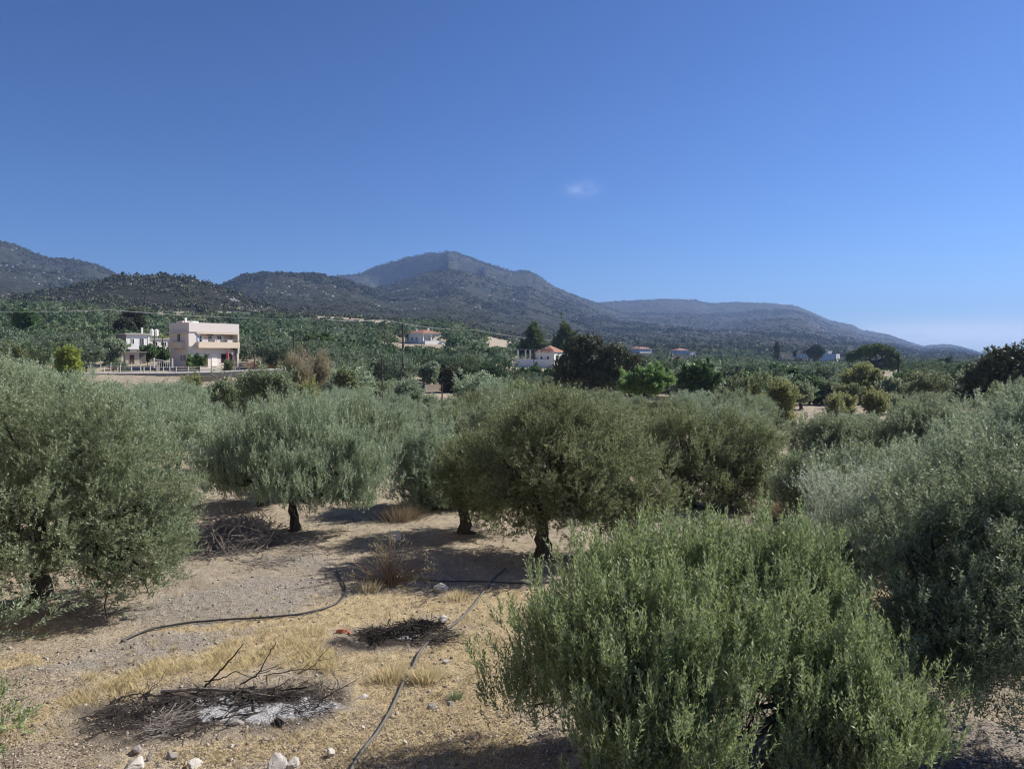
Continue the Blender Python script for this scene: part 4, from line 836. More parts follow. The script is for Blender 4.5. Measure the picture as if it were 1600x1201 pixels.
# closed red parasol, flag, terrace things
p_ = thing('closed_parasol', 'closed red parasol standing in front of the three level house', 'parasol', loc2w(h1, 5.6, -1.0, 0))
g_ = Geo(); g_.tube([(0, 0, .05), (0, 0, 2.9)], .035, 8); g_.tube([(0, 0, 0), (0, 0, .08)], .3, 12); g_.make('pole', M_STEEL, p_)
g_ = Geo(); g_.tube([(0, 0, 1.0), (0, 0, 1.3), (0, 0, 1.9), (0, 0, 2.5), (0, 0, 2.8)], [.20, .27, .22, .13, .04], 10); g_.make('canopy', M_RED, p_)
fl = thing('flag', 'blue and white striped flag hanging from the balcony corner', 'flag', loc2w(h1, 1.45, .5, 4.2), R(53.3))
g_ = Geo(); g_.tube([(0, 0, -.1), (-.3, -.5, 1.5)], .03, 6); g_.make('flagpole', M_STEEL, fl)
gb, gw = Geo(), Geo()
for k in range(9):
    u0, u1 = k / 9, (k + 1) / 9; a = [(-.28 - .45 * u - .06 * math.sin(v * 7), -.47 - .1 * math.sin(v * 6 + u * 3), 1.4 - .35 * u - 1.25 * v) for v in (0, .33, .66, 1) for u in (u0, u1)]
    (gb if k % 2 == 0 else gw).add([(x, y, z) for x, y, z in a] + [(x, y + .012, z) for x, y, z in a], [(0, 1, 3, 2), (2, 3, 5, 4), (4, 5, 7, 6), (8, 10, 11, 9), (10, 12, 13, 11), (12, 14, 15, 13), (0, 2, 10, 8), (2, 4, 12, 10), (4, 6, 14, 12), (1, 9, 11, 3), (3, 11, 13, 5), (5, 13, 15, 7)])
gb.make('blue_stripes', M_BLUE, fl); gw.make('white_stripes', M_FLAGW, fl)
def garden_table(label, x, y):
    t = thing('garden_table', label, 'table', loc2w(h1, x, y, 0)); g_ = Geo(); g_.tube([(0, 0, .70), (0, 0, .74)], .5, 16); g_.make('table_top', M_WHITE, t)
    for sx, sy in ((.3, .3), (-.3, .3), (.3, -.3), (-.3, -.3)): g_ = Geo(); g_.tube([(sx * 1.2, sy * 1.2, 0), (sx, sy, .7)], .03, 6); g_.make('leg', M_WHITE, t)
garden_table('white round garden table left of the closed red parasol', 4.4, -1.2); garden_table('white round garden table right of the closed red parasol', 6.9, -1.4)
# the paved yard in front of it, and its white gate
yd = [loc2w(h1, *c) for c in ((-2, -3.2, -.12), (12, -3.2, -.12), (12, 1.6, -.12), (-2, 1.6, -.12))]
g_ = Geo(); g_.add([(x, y, z - 1.5) for x, y, z in yd] + yd, [(3, 2, 1, 0), (4, 5, 6, 7), (0, 1, 5, 4), (1, 2, 6, 5), (2, 3, 7, 6), (3, 0, 4, 7)])
tag(g_.make('paved_yard', M_CONC), None, None, kind='structure')
gt = thing('driveway_gate', 'low white sloping gate left of the three level house', 'gate', (pxw(255, 116), 116, P(255, 573, 116)[2] - .2), R(10))
g_ = Geo()
for k in range(9): g_.box(-1.2 + k * .3, -1.16 + k * .3, -.02, .02, .1, 1.35 - k * .05)
g_.box(-1.25, 1.28, -.03, .03, .05, .13); g_.make('bars', M_WHITE, gt); g_ = Geo(); g_.tube([(-1.22, 0, 1.38), (1.24, 0, .98)], .05, 6); g_.make('top_rail', M_WHITE, gt); B('gate_post', M_WHITE, gt, (-1.42, -1.27, -.08, .08, 0, 1.6)); B('gate_post', M_WHITE, gt, (1.3, 1.45, -.08, .08, 0, 1.5))

# ---- old farmhouse left of it
Yf = 150.0; fx = pxw(198, Yf); fz = P(198, 560, Yf)[2]
h2 = thing('farmhouse', 'low old farmhouse with flat roof and white terrace parapet, left of the three level house', 'house', (fx, Yf, fz), R(48))
g_ = Geo(); g_.box(0, 4.6, 0, 4.4, 1.9, 4.85); g_.make('upper_wall', M_WHITE, h2)
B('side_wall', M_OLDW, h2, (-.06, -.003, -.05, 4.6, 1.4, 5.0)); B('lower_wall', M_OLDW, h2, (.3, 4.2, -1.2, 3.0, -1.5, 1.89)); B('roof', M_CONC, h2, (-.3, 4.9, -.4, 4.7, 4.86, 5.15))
window(h2, .9, 1.6, 2.9, 4.1, 0, shut=None); window(h2, 2.6, 3.5, 2.2, 4.2, 0, name='door')
B('terrace', M_CONC, h2, (4.3, 12.2, -1.5, 4.0, 1.3, 1.55)); B('parapet', M_WHITE, h2, (4.3, 12.2, -1.5, -1.3, 1.56, 2.6), (12.0, 12.2, -1.3, 4.0, 1.56, 2.6)); B('terrace_wall', M_OLDW, h2, (4.6, 12.0, -1.1, 3.6, -1.5, 1.29))
B('annex', M_CREAM, h2, (4.9, 9.4, .6, 4.2, 1.56, 4.0)); B('annex_roof', M_CONC, h2, (4.91, 9.7, .3, 4.4, 4.01, 4.2)); window(h2, 5.6, 6.5, 2.2, 3.5, .6); window(h2, 7.5, 8.3, 2.2, 3.5, .6)
B('chimney', M_WHITE, h2, (3.9, 4.2, 2.2, 2.5, 5.16, 6.4))
for k, lab in enumerate(('left white water tank on the farmhouse roof', 'right white water tank on the farmhouse roof')):
    wt = thing('water_tank', lab, 'water tank', loc2w(h2, 5.9 + k * .95, 2.0, 4.21)); g_ = Geo(); g_.tube([(0, 0, .5), (0, 0, .55), (0, 0, 1.75), (0, 0, 1.95)], [.33, .38, .38, .12], 14); g_.make('tank', M_WHITE, wt, smooth=False)
    g_ = Geo()
    for a in range(4): g_.tube([(.25 * math.cos(a * 1.57), .25 * math.sin(a * 1.57), 0), (.25 * math.cos(a * 1.57), .25 * math.sin(a * 1.57), .5)], .03, 5)
    g_.make('stand', M_STEEL, wt)
# small lit outhouse in front and a shed
ou = thing('outhouse', 'small cream outhouse with a flat slab roof in front of the farmhouse', 'outhouse', (pxw(196, 128), 128, P(196, 568, 128)[2]), R(35))
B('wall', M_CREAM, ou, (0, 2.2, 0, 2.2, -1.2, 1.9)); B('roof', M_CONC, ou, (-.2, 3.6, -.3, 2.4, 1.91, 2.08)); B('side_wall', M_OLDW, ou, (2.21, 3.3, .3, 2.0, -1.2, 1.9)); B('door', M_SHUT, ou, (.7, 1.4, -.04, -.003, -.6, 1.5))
ga = thing('shed', 'dark open shed with a pale flat roof left of the silvery olive', 'shed', (pxw(140, 136), 136, P(140, 566, 136)[2]), R(25))
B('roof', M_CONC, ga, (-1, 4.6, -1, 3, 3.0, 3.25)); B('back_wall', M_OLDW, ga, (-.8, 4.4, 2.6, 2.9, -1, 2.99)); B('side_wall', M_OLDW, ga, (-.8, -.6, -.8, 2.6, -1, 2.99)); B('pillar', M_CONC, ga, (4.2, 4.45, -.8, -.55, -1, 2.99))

def hip_roof(g_, x0, x1, y0, y1, z, h, ov=.5, ridge=None):
    x0 -= ov; x1 += ov; y0 -= ov; y1 += ov; w = min(x1 - x0, y1 - y0) / 2
    if (x1 - x0) >= (y1 - y0): a, b = (x0 + w, (y0 + y1) / 2), (x1 - w, (y0 + y1) / 2)
    else: a, b = ((x0 + x1) / 2, y0 + w), ((x0 + x1) / 2, y1 - w)
    V = [(x0, y0, z), (x1, y0, z), (x1, y1, z), (x0, y1, z), (a[0], a[1], z + h), (b[0] + .01, b[1] + .01, z + h)]
    if (x1 - x0) >= (y1 - y0): Fs = [(0, 1, 5, 4), (1, 2, 5), (2, 3, 4, 5), (3, 0, 4), (3, 2, 1, 0)]
    else: Fs = [(0, 1, 4), (1, 2, 5, 4), (2, 3, 5), (3, 0, 4, 5), (3, 2, 1, 0)]
    return g_.add(V, Fs)
# ---- white villa with red roof in the middle
Yv = 257.0; vx = pxw(664, Yv); vz = P(664, 536, Yv)[2]
h3 = thing('villa', 'white villa with orange hip roof and a columned veranda above the olives, left of centre', 'house', (vx, Yv, vz), R(42))
g_ = Geo(); g_.box(-.8, 6.6, 2.4, 11, -1.5, 3.2); g_.box(-.8, 6.6, 0.0, 2.4, -1.5, 0.0); g_.make('wall', M_WHITE, h3)
g_ = Geo(); hip_roof(g_, -.8, 6.8, 0.0, 11, 3.5, 1.35); rf = g_.make('roof', M_TILE, h3); B('chimney', M_WHITE, rf, (3.4, 4.1, 3.0, 3.7, 4.3, 5.4)); B('chimney', M_WHITE, rf, (1.4, 1.8, 7.0, 7.4, 4.3, 5.2)); 
B('roof_beam', M_WHITE, h3, (-.8, 6.8, 0.0, .3, 2.9, 3.49), (-.8, -.5, .3, 2.39, 2.9, 3.49), (6.5, 6.8, .3, 2.39, 2.9, 3.49), (-.8, 6.8, 2.4, 11, 3.21, 3.49))
for xx in (-.75, 2.6, 6.3): B('column', M_WHITE, h3, (xx, xx + .45, .02, .42, 0.02, 2.89))
B('balustrade', M_WHITE, h3, (-1.0, 8.6, -1.6, -1.4, -1.5, .75), (8.4, 8.6, -1.4, 2.0, -1.5, .75), (-1.0, -.8, -1.4, -.02, -1.5, .75)); B('terrace', M_CONC, h3, (-.79, 8.39, -1.39, -.02, -1.4, -.1))
window(h3, .4, 1.6, .3, 2.4, 2.4, name='veranda_door'); window(h3, 3.6, 5.0, .3, 2.4, 2.4, name='veranda_door')
for yy in (3.2, 6.0, 8.6): window(h3, yy, yy + 1.1, .9, 2.2, -.8, axis='x')
an = Geo(); an.tube([(5.6, 3, 4.2), (5.6, 3, 7.0)], .05, 5); an.make('antenna', M_STEEL, h3)
# ---- white house with pergola
Yw = 190.0; wx = pxw(866, Yw); wz = P(866, 574, Yw)[2]
h4 = thing('white_house', 'white house with red hip roof and chimney pipe, half hidden by the huge dark tree', 'house', (wx, Yw, wz), R(62))
B('wall', M_WHITE, h4, (0, 6.4, 0, 5.4, -1.0, 3.9)); B('plinth', M_CONC, h4, (-.25, -.003, -.2, 5.6, -1.0, .55))
g_ = Geo(); hip_roof(g_, 0, 6.4, 0, 5.4, 3.91, 1.75, .35); rf = g_.make('roof', M_TILE, h4); g_ = Geo(); g_.tube([(1.0, 3.4, 4.2), (1.0, 3.4, 6.0)], .16, 8); g_.make('chimney', M_DARK, rf)
for yy in (1.4, 3.3): window(h4, yy, yy + .75, 1.6, 2.9, 0, axis='x')
window(h4, .9, 2.4, 1.2, 3.3, 0, frame=M_WHITE); window(h4, 3.6, 4.6, 1.2, 3.0, 0)
pg = thing('pergola', 'white pergola on a low white terrace left of the white house', 'pergola', (pxw(808, Yw), Yw + 1.0, P(808, 571, Yw)[2]), R(-2))
B('terrace_wall', M_WHITE, pg, (-.5, 9.2, -.2, .15, -.6, 1.6)); B('terrace_floor', M_CONC, pg, (-.4, 9.2, .16, 4, -.6, 1.0)); B('beam', M_OLDW, pg, (-.3, 9.2, -.05, .1, 4.0, 4.15), (-.3, 9.2, 3.2, 3.4, 4.0, 4.15))
for xx in (0, 2.0, 3.2, 5.6): B('column', M_WHITE, pg, (xx, xx + .38, -.15, .12, 1.61, 3.99))
for xx in (0, 3.2): B('column', M_WHITE, pg, (xx, xx + .38, 3.1, 3.4, 1.01, 3.99))
g_ = Geo()
for k in range(12): g_.box(k * .78, k * .78 + .1, -.4, 3.7, 4.16, 4.28)
g_.make('slats', M_OLDW, pg)
# ---- small far houses
def far_house(label, px, py, Y0, w, d, h, rz, roof, cat='house', wall=M_WHITE, rh=1.6, extra=()):
    t = thing('far_house', label, cat, (pxw(px, Y0), Y0, P(px, py, Y0)[2]), R(rz))
    B('wall', wall, t, (-w / 2, w / 2, -d / 2, d / 2, -4, h), *extra)
    if roof == 'hip': g_ = Geo(); hip_roof(g_, -w / 2, w / 2, -d / 2, d / 2, h + .01, rh, .5); g_.make('roof', M_TILE, t)
    else: B('roof', M_CONC, t, (-w / 2 - .2, w / 2 + .2, -d / 2 - .2, d / 2 + .2, h + .01, h + .3))
    n = max(2, int(w / 3))
    for k in range(n): window(t, -w / 2 + (k + .3) * w / n, -w / 2 + (k + .65) * w / n, h - 2.2, h - .8, -d / 2)
    return t
far_house('far white house with a reddish roof, left one of the pair below the long ridge', 1003, 552, 600, 13, 8, 3.6, 35, 'hip')
far_house('small far house with a tiled roof touching the left one of the pair', 994, 551, 608, 6, 6, 3.6, 20, 'hip')
far_house('far house with a dark pink roof, right one of the pair below the long ridge', 1062, 556, 600, 11, 8, 4.6, 30, 'hip')
far_house('far low white house beside the right one of the pair', 1078, 558, 590, 7, 6, 3.8, 40, 'flat')
far_house('long low far white building left of the cypress', 1199, 557, 700, 9, 6, 2.6, 10, 'flat')
far_house('tiny far white building right of the cypress', 1222, 557, 700, 5, 5, 2.6, 20, 'flat')
far_house('far pale building left of the small umbrella pine', 1252, 559, 620, 12, 7, 2.4, 15, 'flat', wall=M_CREAM)
far_house('bright white far house right of the small umbrella pine', 1302, 560, 520, 8, 6, 3.0, 50, 'flat')
far_house('far house with a bluish shaded wall beside the bright white one', 1290, 557, 560, 6, 6, 4.2, 40, 'flat')
far_house('reddish roofed far house just visible above the olives right of the villa', 779, 540, 420, 8, 6, 1.6, 20, 'hip', rh=1.2)

# ================================================================== ROAD, FENCES, WALLS
def road_mat():
    m, nt, out = new_mat('pale_asphalt'); q = N(nt); v = q.pos(); n = q.noise(2, 6, .7, v); nt.links.new(q.bsdf(q.ramp(n, [(.3, (.30, .29, .28)), (.7, (.46, .44, .42))]), .9, q.bump(n, .3, .02)), out.inputs[0]); return m
RP = [(-60, 112.0, 583), (60, 111, 582), (160, 109, 582), (260, 107, 581.5), (340, 107, 580), (420, 109, 576), (520, 116, 574)]
g_ = Geo(); V = []; 
for px, Y0, py in RP:
    a = P(px, py + 1.6, Y0 - 3); V += [(a[0], a[1], a[2] - 3.5), tuple(a), (P(px, py, Y0 + 3)[0], Y0 + 3, a[2] + .05), (P(px, py, Y0 + 3)[0], Y0 + 3, a[2] - 3.5)]
Fs = []
for i in range(len(RP) - 1):
    for j in range(3): Fs.append((i * 4 + j, i * 4 + 4 + j, i * 4 + 5 + j, i * 4 + 1 + j))
g_.add(V, Fs); o = g_.make('road', road_mat()); tag(o, None, None, kind='structure')
def road_pt(px, off):
    xs = [r[0] for r in RP]; Y0 = np.interp(px, xs, [r[1] for r in RP]); py = np.interp(px, xs, [r[2] for r in RP]); z = P(px, py + 1.6, Y0 - 3)[2]; return np.array([pxw(px, Y0 + off), Y0 + off, z])
def fence(label, pxs, off, hgt, rails, w=.13, bend=0, mat=M_WHITE):
    o0 = road_pt(pxs[0], off); t = thing('roadside_fence', label, 'fence', o0); L = [road_pt(p, off) - o0 for p in pxs]; rs = np.random.RandomState(abs(int(off * 10)) + 50)
    for q_ in L:
        g_ = Geo(); tx = rs.normal() * .04; pts = [(q_[0], q_[1], q_[2] - .6), (q_[0] + tx, q_[1], q_[2] + hgt)]
        if bend: pts.append((q_[0] + tx + bend, q_[1] - .1, q_[2] + hgt + .35))
        g_.tube(pts, w * .6, 4); g_.make('post', mat, t)
    for r in rails:
        g_ = Geo(); g_.tube([(q_[0], q_[1] - .05, q_[2] + r) for q_ in L], .035, 4); g_.make('rail', mat, t)
M_POST = mat_plain('white_concrete', (0.66, 0.62, 0.56), .9, .1)
fence('white post and rail fence along the near side of the road', [164, 184, 206, 225, 235, 245, 255, 265, 275, 294, 313, 331, 346], -2.9, .95, (.4, .85), mat=M_POST)
fence('row of pale concrete posts along the far side of the road', [120, 142, 157, 173, 188, 205, 220, 235, 248], 3.2, 1.15, (.95,), mat=M_POST, bend=.18)
M_DIRT = mat_plain('orange_earth', (0.46, 0.29, 0.18), .95, .2, .6, .5, .1)
def bank(label, px0, px1, py, Y0, h, mat, name='field_wall', cat='wall'):
    a, b = P(px0, py, Y0), P(px1, py, Y0 + 3); rs = np.random.RandomState(abs(int(px0))); g_ = Geo(); n = 12; V = []
    for i in range(n + 1):
        c = a + (b - a) * i / n; k = rs.uniform(.82, 1.1); V += [(c[0] - a[0], c[1] - a[1] - .25, -2.5), (c[0] - a[0], c[1] - a[1] - .2, h * k), (c[0] - a[0], c[1] - a[1] + .25, h * k), (c[0] - a[0], c[1] - a[1] + .3, -2.5)]
    g_.add(V, [(i * 4 + j, i * 4 + 4 + j, i * 4 + 5 + j, i * 4 + 1 + j) for i in range(n) for j in range(3)] + [(0, 1, 2, 3), tuple(n * 4 + j for j in (3, 2, 1, 0))])
    tag(g_.make(name, mat, loc=tuple(a)), label, cat)
bank('short pale field wall below the two small round trees', 664, 702, 610, 113, 1.0, mat_plain('pale_masonry', (0.40, 0.35, 0.30), .9, .2, .8, .5, .1))
bank('orange earth bank beside the pole right of the three level house', 386, 450, 575, 118, .9, M_DIRT, 'earth_bank', 'earth bank')
bank('grey stone retaining wall under the near edge of the road', 290, 352, 596, 98, .7, mat_plain('dark_masonry', (0.16, 0.14, 0.12), .9, .3, .8, .5, .1))
# ================================================================== POLES AND LINES
def pole(label, px, ytop, Y0, r=.13, arm=0.0, name='utility_pole'):
    x = pxw(px, Y0); z = gz(x, Y0); zt = P(px, ytop, Y0)[2]; t = thing(name, label, 'utility pole', (x, Y0, z))
    rs = np.random.RandomState(abs(int(px))); g_ = Geo(); lx = rs.normal() * .05; g_.tube([(0, 0, -.8), (lx * .5, 0, (zt - z) * .5), (lx, 0, zt - z)], [r * 1.15, r, r * .75], 8); g_.make('post', M_WOODP, t)
    if arm:
        g_ = Geo(); g_.box(-arm, arm, -.05, .05, zt - z - .3, zt - z - .18); ca = g_.make('crossarm', M_WOODP, t)
        for sx in (-arm * .9, 0, arm * .9): g_ = Geo(); g_.tube([(sx, 0, zt - z - .18), (sx, 0, zt - z + .02)], .05, 6); g_.make('insulator', M_WHITE, ca)
    return np.array([x + lx, Y0, zt])
line = [pole('power pole off the left edge carrying the long cable', -60, 486, 150, arm=.8), pole('dark power pole with a crossarm behind the silvery olive, left of the farmhouse', 171, 484, 160, arm=.8),
        pole('power pole under the long cable, right of the round light green pine', 510, 499, 190, arm=.8), pole('thin power pole left of the villa, reaching the cable', 601, 499.5, 230, arm=.8),
        pole('thin power pole right of the villa', 742, 515, 320, arm=.8)]
line.append(np.array([pxw(905, 420), 420, P(905, 533, 420)[2]]))
pole('tall dark pole beside the orange earth bank', 459, 517, 113); pole('tallest dark pole, just left of the villa', 630, 505, 106, r=.15); pole('slim pole in front of the farmhouse terrace, right one', 242, 509, 120, r=.09)
pole('slim pale pole in front of the farmhouse terrace, left one', 231, 526, 124, r=.06); pole('short slim pole beside the white gate', 254, 526, 126, r=.07); pole('slim dark pole at the right corner of the three level house', 398, 530, 116, r=.09)
pole('short pale post right of the corner pole', 412, 543, 116, r=.08); pole('thin pole far above the reeds, in front of the hill', 495, 500, 230, r=.12); pole('thin dark pole standing among the olives below the villa', 597, 556, 82, r=.08)
pole('short dark pole right of and below the villa', 701, 547, 150, r=.12); pole('short black post beside the pale field wall', 690, 599, 72, r=.07); pole('thin white stick standing in the grove left of the round bushes', 596, 613, 58, r=.03)
pole('dark pole rising behind the huge evergreen tree', 927, 516, 235, r=.18); pole('tall dark pole in front of the umbrella shaped stone pine', 1403, 556, 104, r=.13); pole('thin grey pole in the valley right of the far houses', 1151, 553, 200, r=.14)
pole('thin pole in front of the pergola', 834.5, 546, 150, r=.09); pole('faint thin pole left of the far white houses', 1044, 544, 420, r=.2); pole('short slim pole among the valley trees at the right', 1228, 583, 110, r=.06)
for k, dx in enumerate((-.7, 0, .7)):
    g_ = Geo()
    for a, b in zip(line, line[1:]):
        s = np.linspace(0, 1, 12)[:, None]; pts = a + (b - a) * s; pts[:, 0] += dx; pts[:, 2] -= 4 * .018 * np.linalg.norm(b - a) * (s * (1 - s))[:, 0] * .6
        g_.tube(pts, .019, 4, cap=False)
    tag(g_.make('power_line', mat_plain('cable_aluminium', (0.42, 0.42, 0.42), .5, .1) if k == 0 else bpy.data.materials['cable_aluminium']), ['left', 'middle', 'right'][k] + ' strand of the long power cable crossing the left half below the hills', 'power cable', 'strands of the long power cable')
# ================================================================== THINGS ON THE NEAR GROUND
M_HOSE = mat_plain('black_polythene', (0.035, 0.036, 0.04), .45, .2, 4, .1, spec=.5)
M_HOSEG = mat_plain('dusty_grey_hose', (0.12, 0.115, 0.11), .7, .25, 4, .1)
def hose(label, pts, r, mat):
    W3 = np.array([G(a, b) for a, b in pts]); n = len(W3); t = np.arange(n); tt = np.linspace(0, n - 1, n * 9)
    xs = np.stack([np.interp(tt, t, W3[:, i]) for i in range(3)], 1)
    for _ in range(10): xs[1:-1] = (xs[:-2] + xs[1:-1] * 2 + xs[2:]) / 4
    xs[:, 2] = H(xs[:, 0], xs[:, 1]) + r * .9 + .02 + (fbm(xs[:, 1] * 2, xs[:, 0] * 2, 3) - .4) * .03
    g_ = Geo(); g_.tube(xs, r, 8); tag(g_.make('irrigation_hose', mat, smooth=True), label, 'hose')
hose('black irrigation hose curving across the bare ground from the left, then up into the shade', [(190, 1004), (215, 992), (250, 982), (300, 974), (360, 970), (420, 967), (470, 962), (505, 953), (528, 944), (541, 930), (538, 915), (530, 903), (526, 892)], .024, M_HOSE)
hose('grey irrigation hose running from the bottom edge away towards the dark central tree', [(545, 1215), (560, 1185), (590, 1147), (612, 1110), (628, 1072), (645, 1045), (655, 1022), (668, 1005), (700, 985), (722, 968), (738, 950), (752, 932), (768, 908), (790, 890)], .026, M_HOSEG)
hose('thin black pipe lying level in the shade in front of the central tree', [(560, 906), (620, 908), (680, 909), (740, 910), (800, 912), (850, 915)], .018, M_HOSE)

M_LIME = mat_plain('white_limestone', (0.50, 0.47, 0.43), .9, .18, 6, .6, .03); M_GREYS = mat_plain('grey_stone', (0.27, 0.25, 0.235), .9, .25, 6, .6, .03); M_BRICK = mat_plain('broken_brick', (0.40, 0.16, 0.09), .9, .3, 8, .6, .03)
def stone(label, px, py, w, h, mat, seed, name='stone', cat='stone', dz=0.0):
    c = G(px, py + h * .4); k = c[1] / F_PX; sx, sz = w * k / 2 * 1.15, h * k / 2 * 1.2
    o = link(name, rock_mesh(name, seed, sx, sx * .8, sz), mat, loc=(c[0], c[1] + sx * .3, c[2] + sz * .32 + dz)); o.rotation_euler = (0, 0, seed * 1.7); return tag(o, label, cat)
stone('largest white stone block, cut off by the bottom edge of the picture', 432, 1192, 34, 36, M_LIME, 1)
stone('rounded white stone leaning against the right side of the largest block', 455, 1190, 20, 28, M_LIME, 2)
stone('bluish white flat stone at the bottom edge, leftmost of the big ones', 208, 1195, 42, 16, M_LIME, 3)
stone('pale stone at the bottom edge between the flat stone and the largest block', 303, 1193, 28, 14, M_LIME, 4)
stone('upright small white stone right of the largest block', 517, 1175, 16, 18, M_LIME, 5)
stone('small white stone lying between the ash pit and the grey hose', 565, 1089, 19, 9, M_LIME, 6)
stone('small white stone right of the grey hose, beyond the dry tufts', 697, 1033, 13, 9, M_LIME, 7)
stone('tiny round white stone right of the lower end of the grey hose', 633, 1160, 10, 10, M_LIME, 8)
stone('tiny white stone touching the grey hose halfway along', 620, 1113, 8, 8, M_LIME, 9)
stone('tiny white stone below the one between ash pit and hose', 567, 1136, 9, 8, M_LIME, 10)
stone('bluish white lump in the shade beside the dry fan shaped plant', 687, 917, 26, 18, M_LIME, 11, cat='stone')
stone('white stone at the right end of the small burnt heap', 692, 971, 22, 10, M_LIME, 12, dz=.08)
stone('orange brown broken brick lump left of the small burnt heap', 533, 985, 17, 11, M_BRICK, 13, 'broken_brick', 'brick')
stone('smaller orange brick chip against the broken brick lump', 545, 988, 9, 9, M_BRICK, 14, 'broken_brick', 'brick')
stone('brown stone with a dark face at the front rim of the ash pit', 268, 1180, 20, 12, M_GREYS, 15)
stone('grey stone leaning up at the front left rim of the ash pit', 214, 1170, 20, 14, M_GREYS, 16)
stone('small grey stone left of the brown stone at the pit rim', 232, 1183, 10, 14, M_GREYS, 17)
stone('black charred lump inside the right part of the ash pit', 436, 1128, 20, 14, mat_plain('charcoal', (0.012, 0.012, 0.012), .9), 18, 'charred_lump', 'charcoal')
stone('dark stone inside the white ash of the pit', 367, 1130, 24, 12, M_GREYS, 19)
stone('flat grey stone right of the grey hose near the big foreground tree', 676, 1103, 18, 8, M_GREYS, 20)
stone('dark grey stone beside the flat one near the foreground tree', 704, 1098, 14, 8, M_GREYS, 21)
stone('pale round stone in the gap under the big foreground tree', 1158, 1178, 22, 16, M_LIME, 22)
stone('pale round stone seen deep between the two right foreground trees', 1333, 1017, 14, 12, M_LIME, 23)
stone('white pebble stone at the bottom edge beside the grey hose', 662, 1199, 11, 7, M_LIME, 24)
stone('black burnt lump in the middle of the small burnt heap', 588, 992, 20, 10, bpy.data.materials['charcoal'], 25, 'charred_lump', 'charcoal')
stone('black burnt stump at the right of the small burnt heap', 660, 975, 18, 14, bpy.data.materials['charcoal'], 26, 'charred_lump', 'charcoal', .05)

# charred branches in the ash pit, each lifted from the ground as in the photograph
M_CHAR = mat_plain('charred_wood', (0.035, 0.030, 0.028), .9, .4, 9, .5); M_CHARG = mat_plain('scorched_grey_wood', (0.20, 0.175, 0.155), .9, .3, 9, .5)
def stick(label, pts, r, mat, name='charred_branch', cat='branch', forks=()):
    """pts = (px, py, height above ground in m); the branch leans in a plane facing the valley"""
    base = G(pts[0][0], pts[0][1] + pts[0][2] * 0); Wp = []
    for px, py, hgt in pts: q_ = P(px, py, base[1] + hgt * .25); Wp.append([q_[0], q_[1], q_[2]] if hgt > .08 else list(G(px, py) + np.array([0, 0, .04 + hgt])))
    Wp = np.array(Wp); g_ = Geo(); n = len(Wp); tt = np.linspace(0, n - 1, n * 5); xs = np.stack([np.interp(tt, np.arange(n), Wp[:, i]) for i in range(3)], 1)
    rs = np.random.RandomState(abs(int(pts[0][0]))); xs += rs.normal(size=xs.shape) * .006; g_.tube(xs, np.linspace(r, r * .4, len(xs)), 6)
    for f, dx, dz_, rr in forks:
        i = int(f * (len(xs) - 1)); a = xs[i]; e = a + np.array([dx, rs.uniform(-.15, .15), dz_]); m_ = (a + e) / 2 + rs.normal(size=3) * .03; g_.tube([a, m_, e], [rr, rr * .7, rr * .3], 5)
    o = g_.make(name, mat); return tag(o, label, cat)
stick('thick charred branch sticking up steeply out of the ash pit', [(318, 1080, .02), (335, 1058, .25), (352, 1038, .42), (368, 1022, .6), (380, 1005, .75)], .022, M_CHAR, forks=((.8, .12, .03, .007), (.55, .18, -.04, .008)))
stick('thinner charred branch with a forked tip, right of the steepest one', [(375, 1075, .03), (400, 1055, .12), (408, 1045, .3), (420, 1022, .5), (432, 1002, .7)], .016, M_CHAR, forks=((.3, .35, .12, .009), (.4, .5, .22, .007), (.9, .05, .05, .005)))
stick('black branch arching over the back of the ash pit', [(320, 1072, .05), (345, 1060, .15), (368, 1048, .3), (385, 1055, .2), (402, 1060, .12)], .013, M_CHAR)
stick('long low dark branch lying across the back edge of the pit', [(400, 1057, .1), (430, 1052, .14), (470, 1045, .2), (505, 1046, .2)], .012, M_CHAR, forks=((.5, .3, .14, .007), (.7, .25, .2, .006)))
stick('grey scorched log lying level in the middle of the ash pit', [(252, 1086, .03), (300, 1084, .05), (345, 1086, .06), (380, 1086, .05), (410, 1094, .05), (440, 1096, .04)], .034, M_CHARG, 'scorched_log', 'log')
stick('dark burnt stick at the left end of the ash pit', [(172, 1102, .02), (200, 1094, .05), (222, 1090, .05)], .024, M_CHAR)
stick('short burnt stick poking from the right front of the pit', [(432, 1128, .06), (448, 1136, .03), (455, 1142, .02)], .022, M_CHARG)
stick('spindly twig fan at the right end of the ash pit', [(500, 1100, .03), (520, 1082, .2), (545, 1068, .3), (562, 1058, .4)], .009, M_CHAR, forks=((.3, .1, .25, .005), (.5, -.12, .2, .005), (.6, .2, .1, .005), (.2, .3, .05, .006)))
stick('spindly twigs rising behind the right end of the ash pit', [(465, 1060, .05), (490, 1040, .2), (505, 1020, .35), (520, 1006, .45)], .008, M_CHAR, forks=((.4, .15, .12, .005), (.6, -.1, .15, .004), (.5, .3, .02, .005)))
stick('dry olive twig lying near the lower left corner', [(3, 1096, .02), (30, 1093, .03), (36, 1085, .12), (42, 1076, .2)], .006, M_CHARG, 'dry_twig', 'twig')

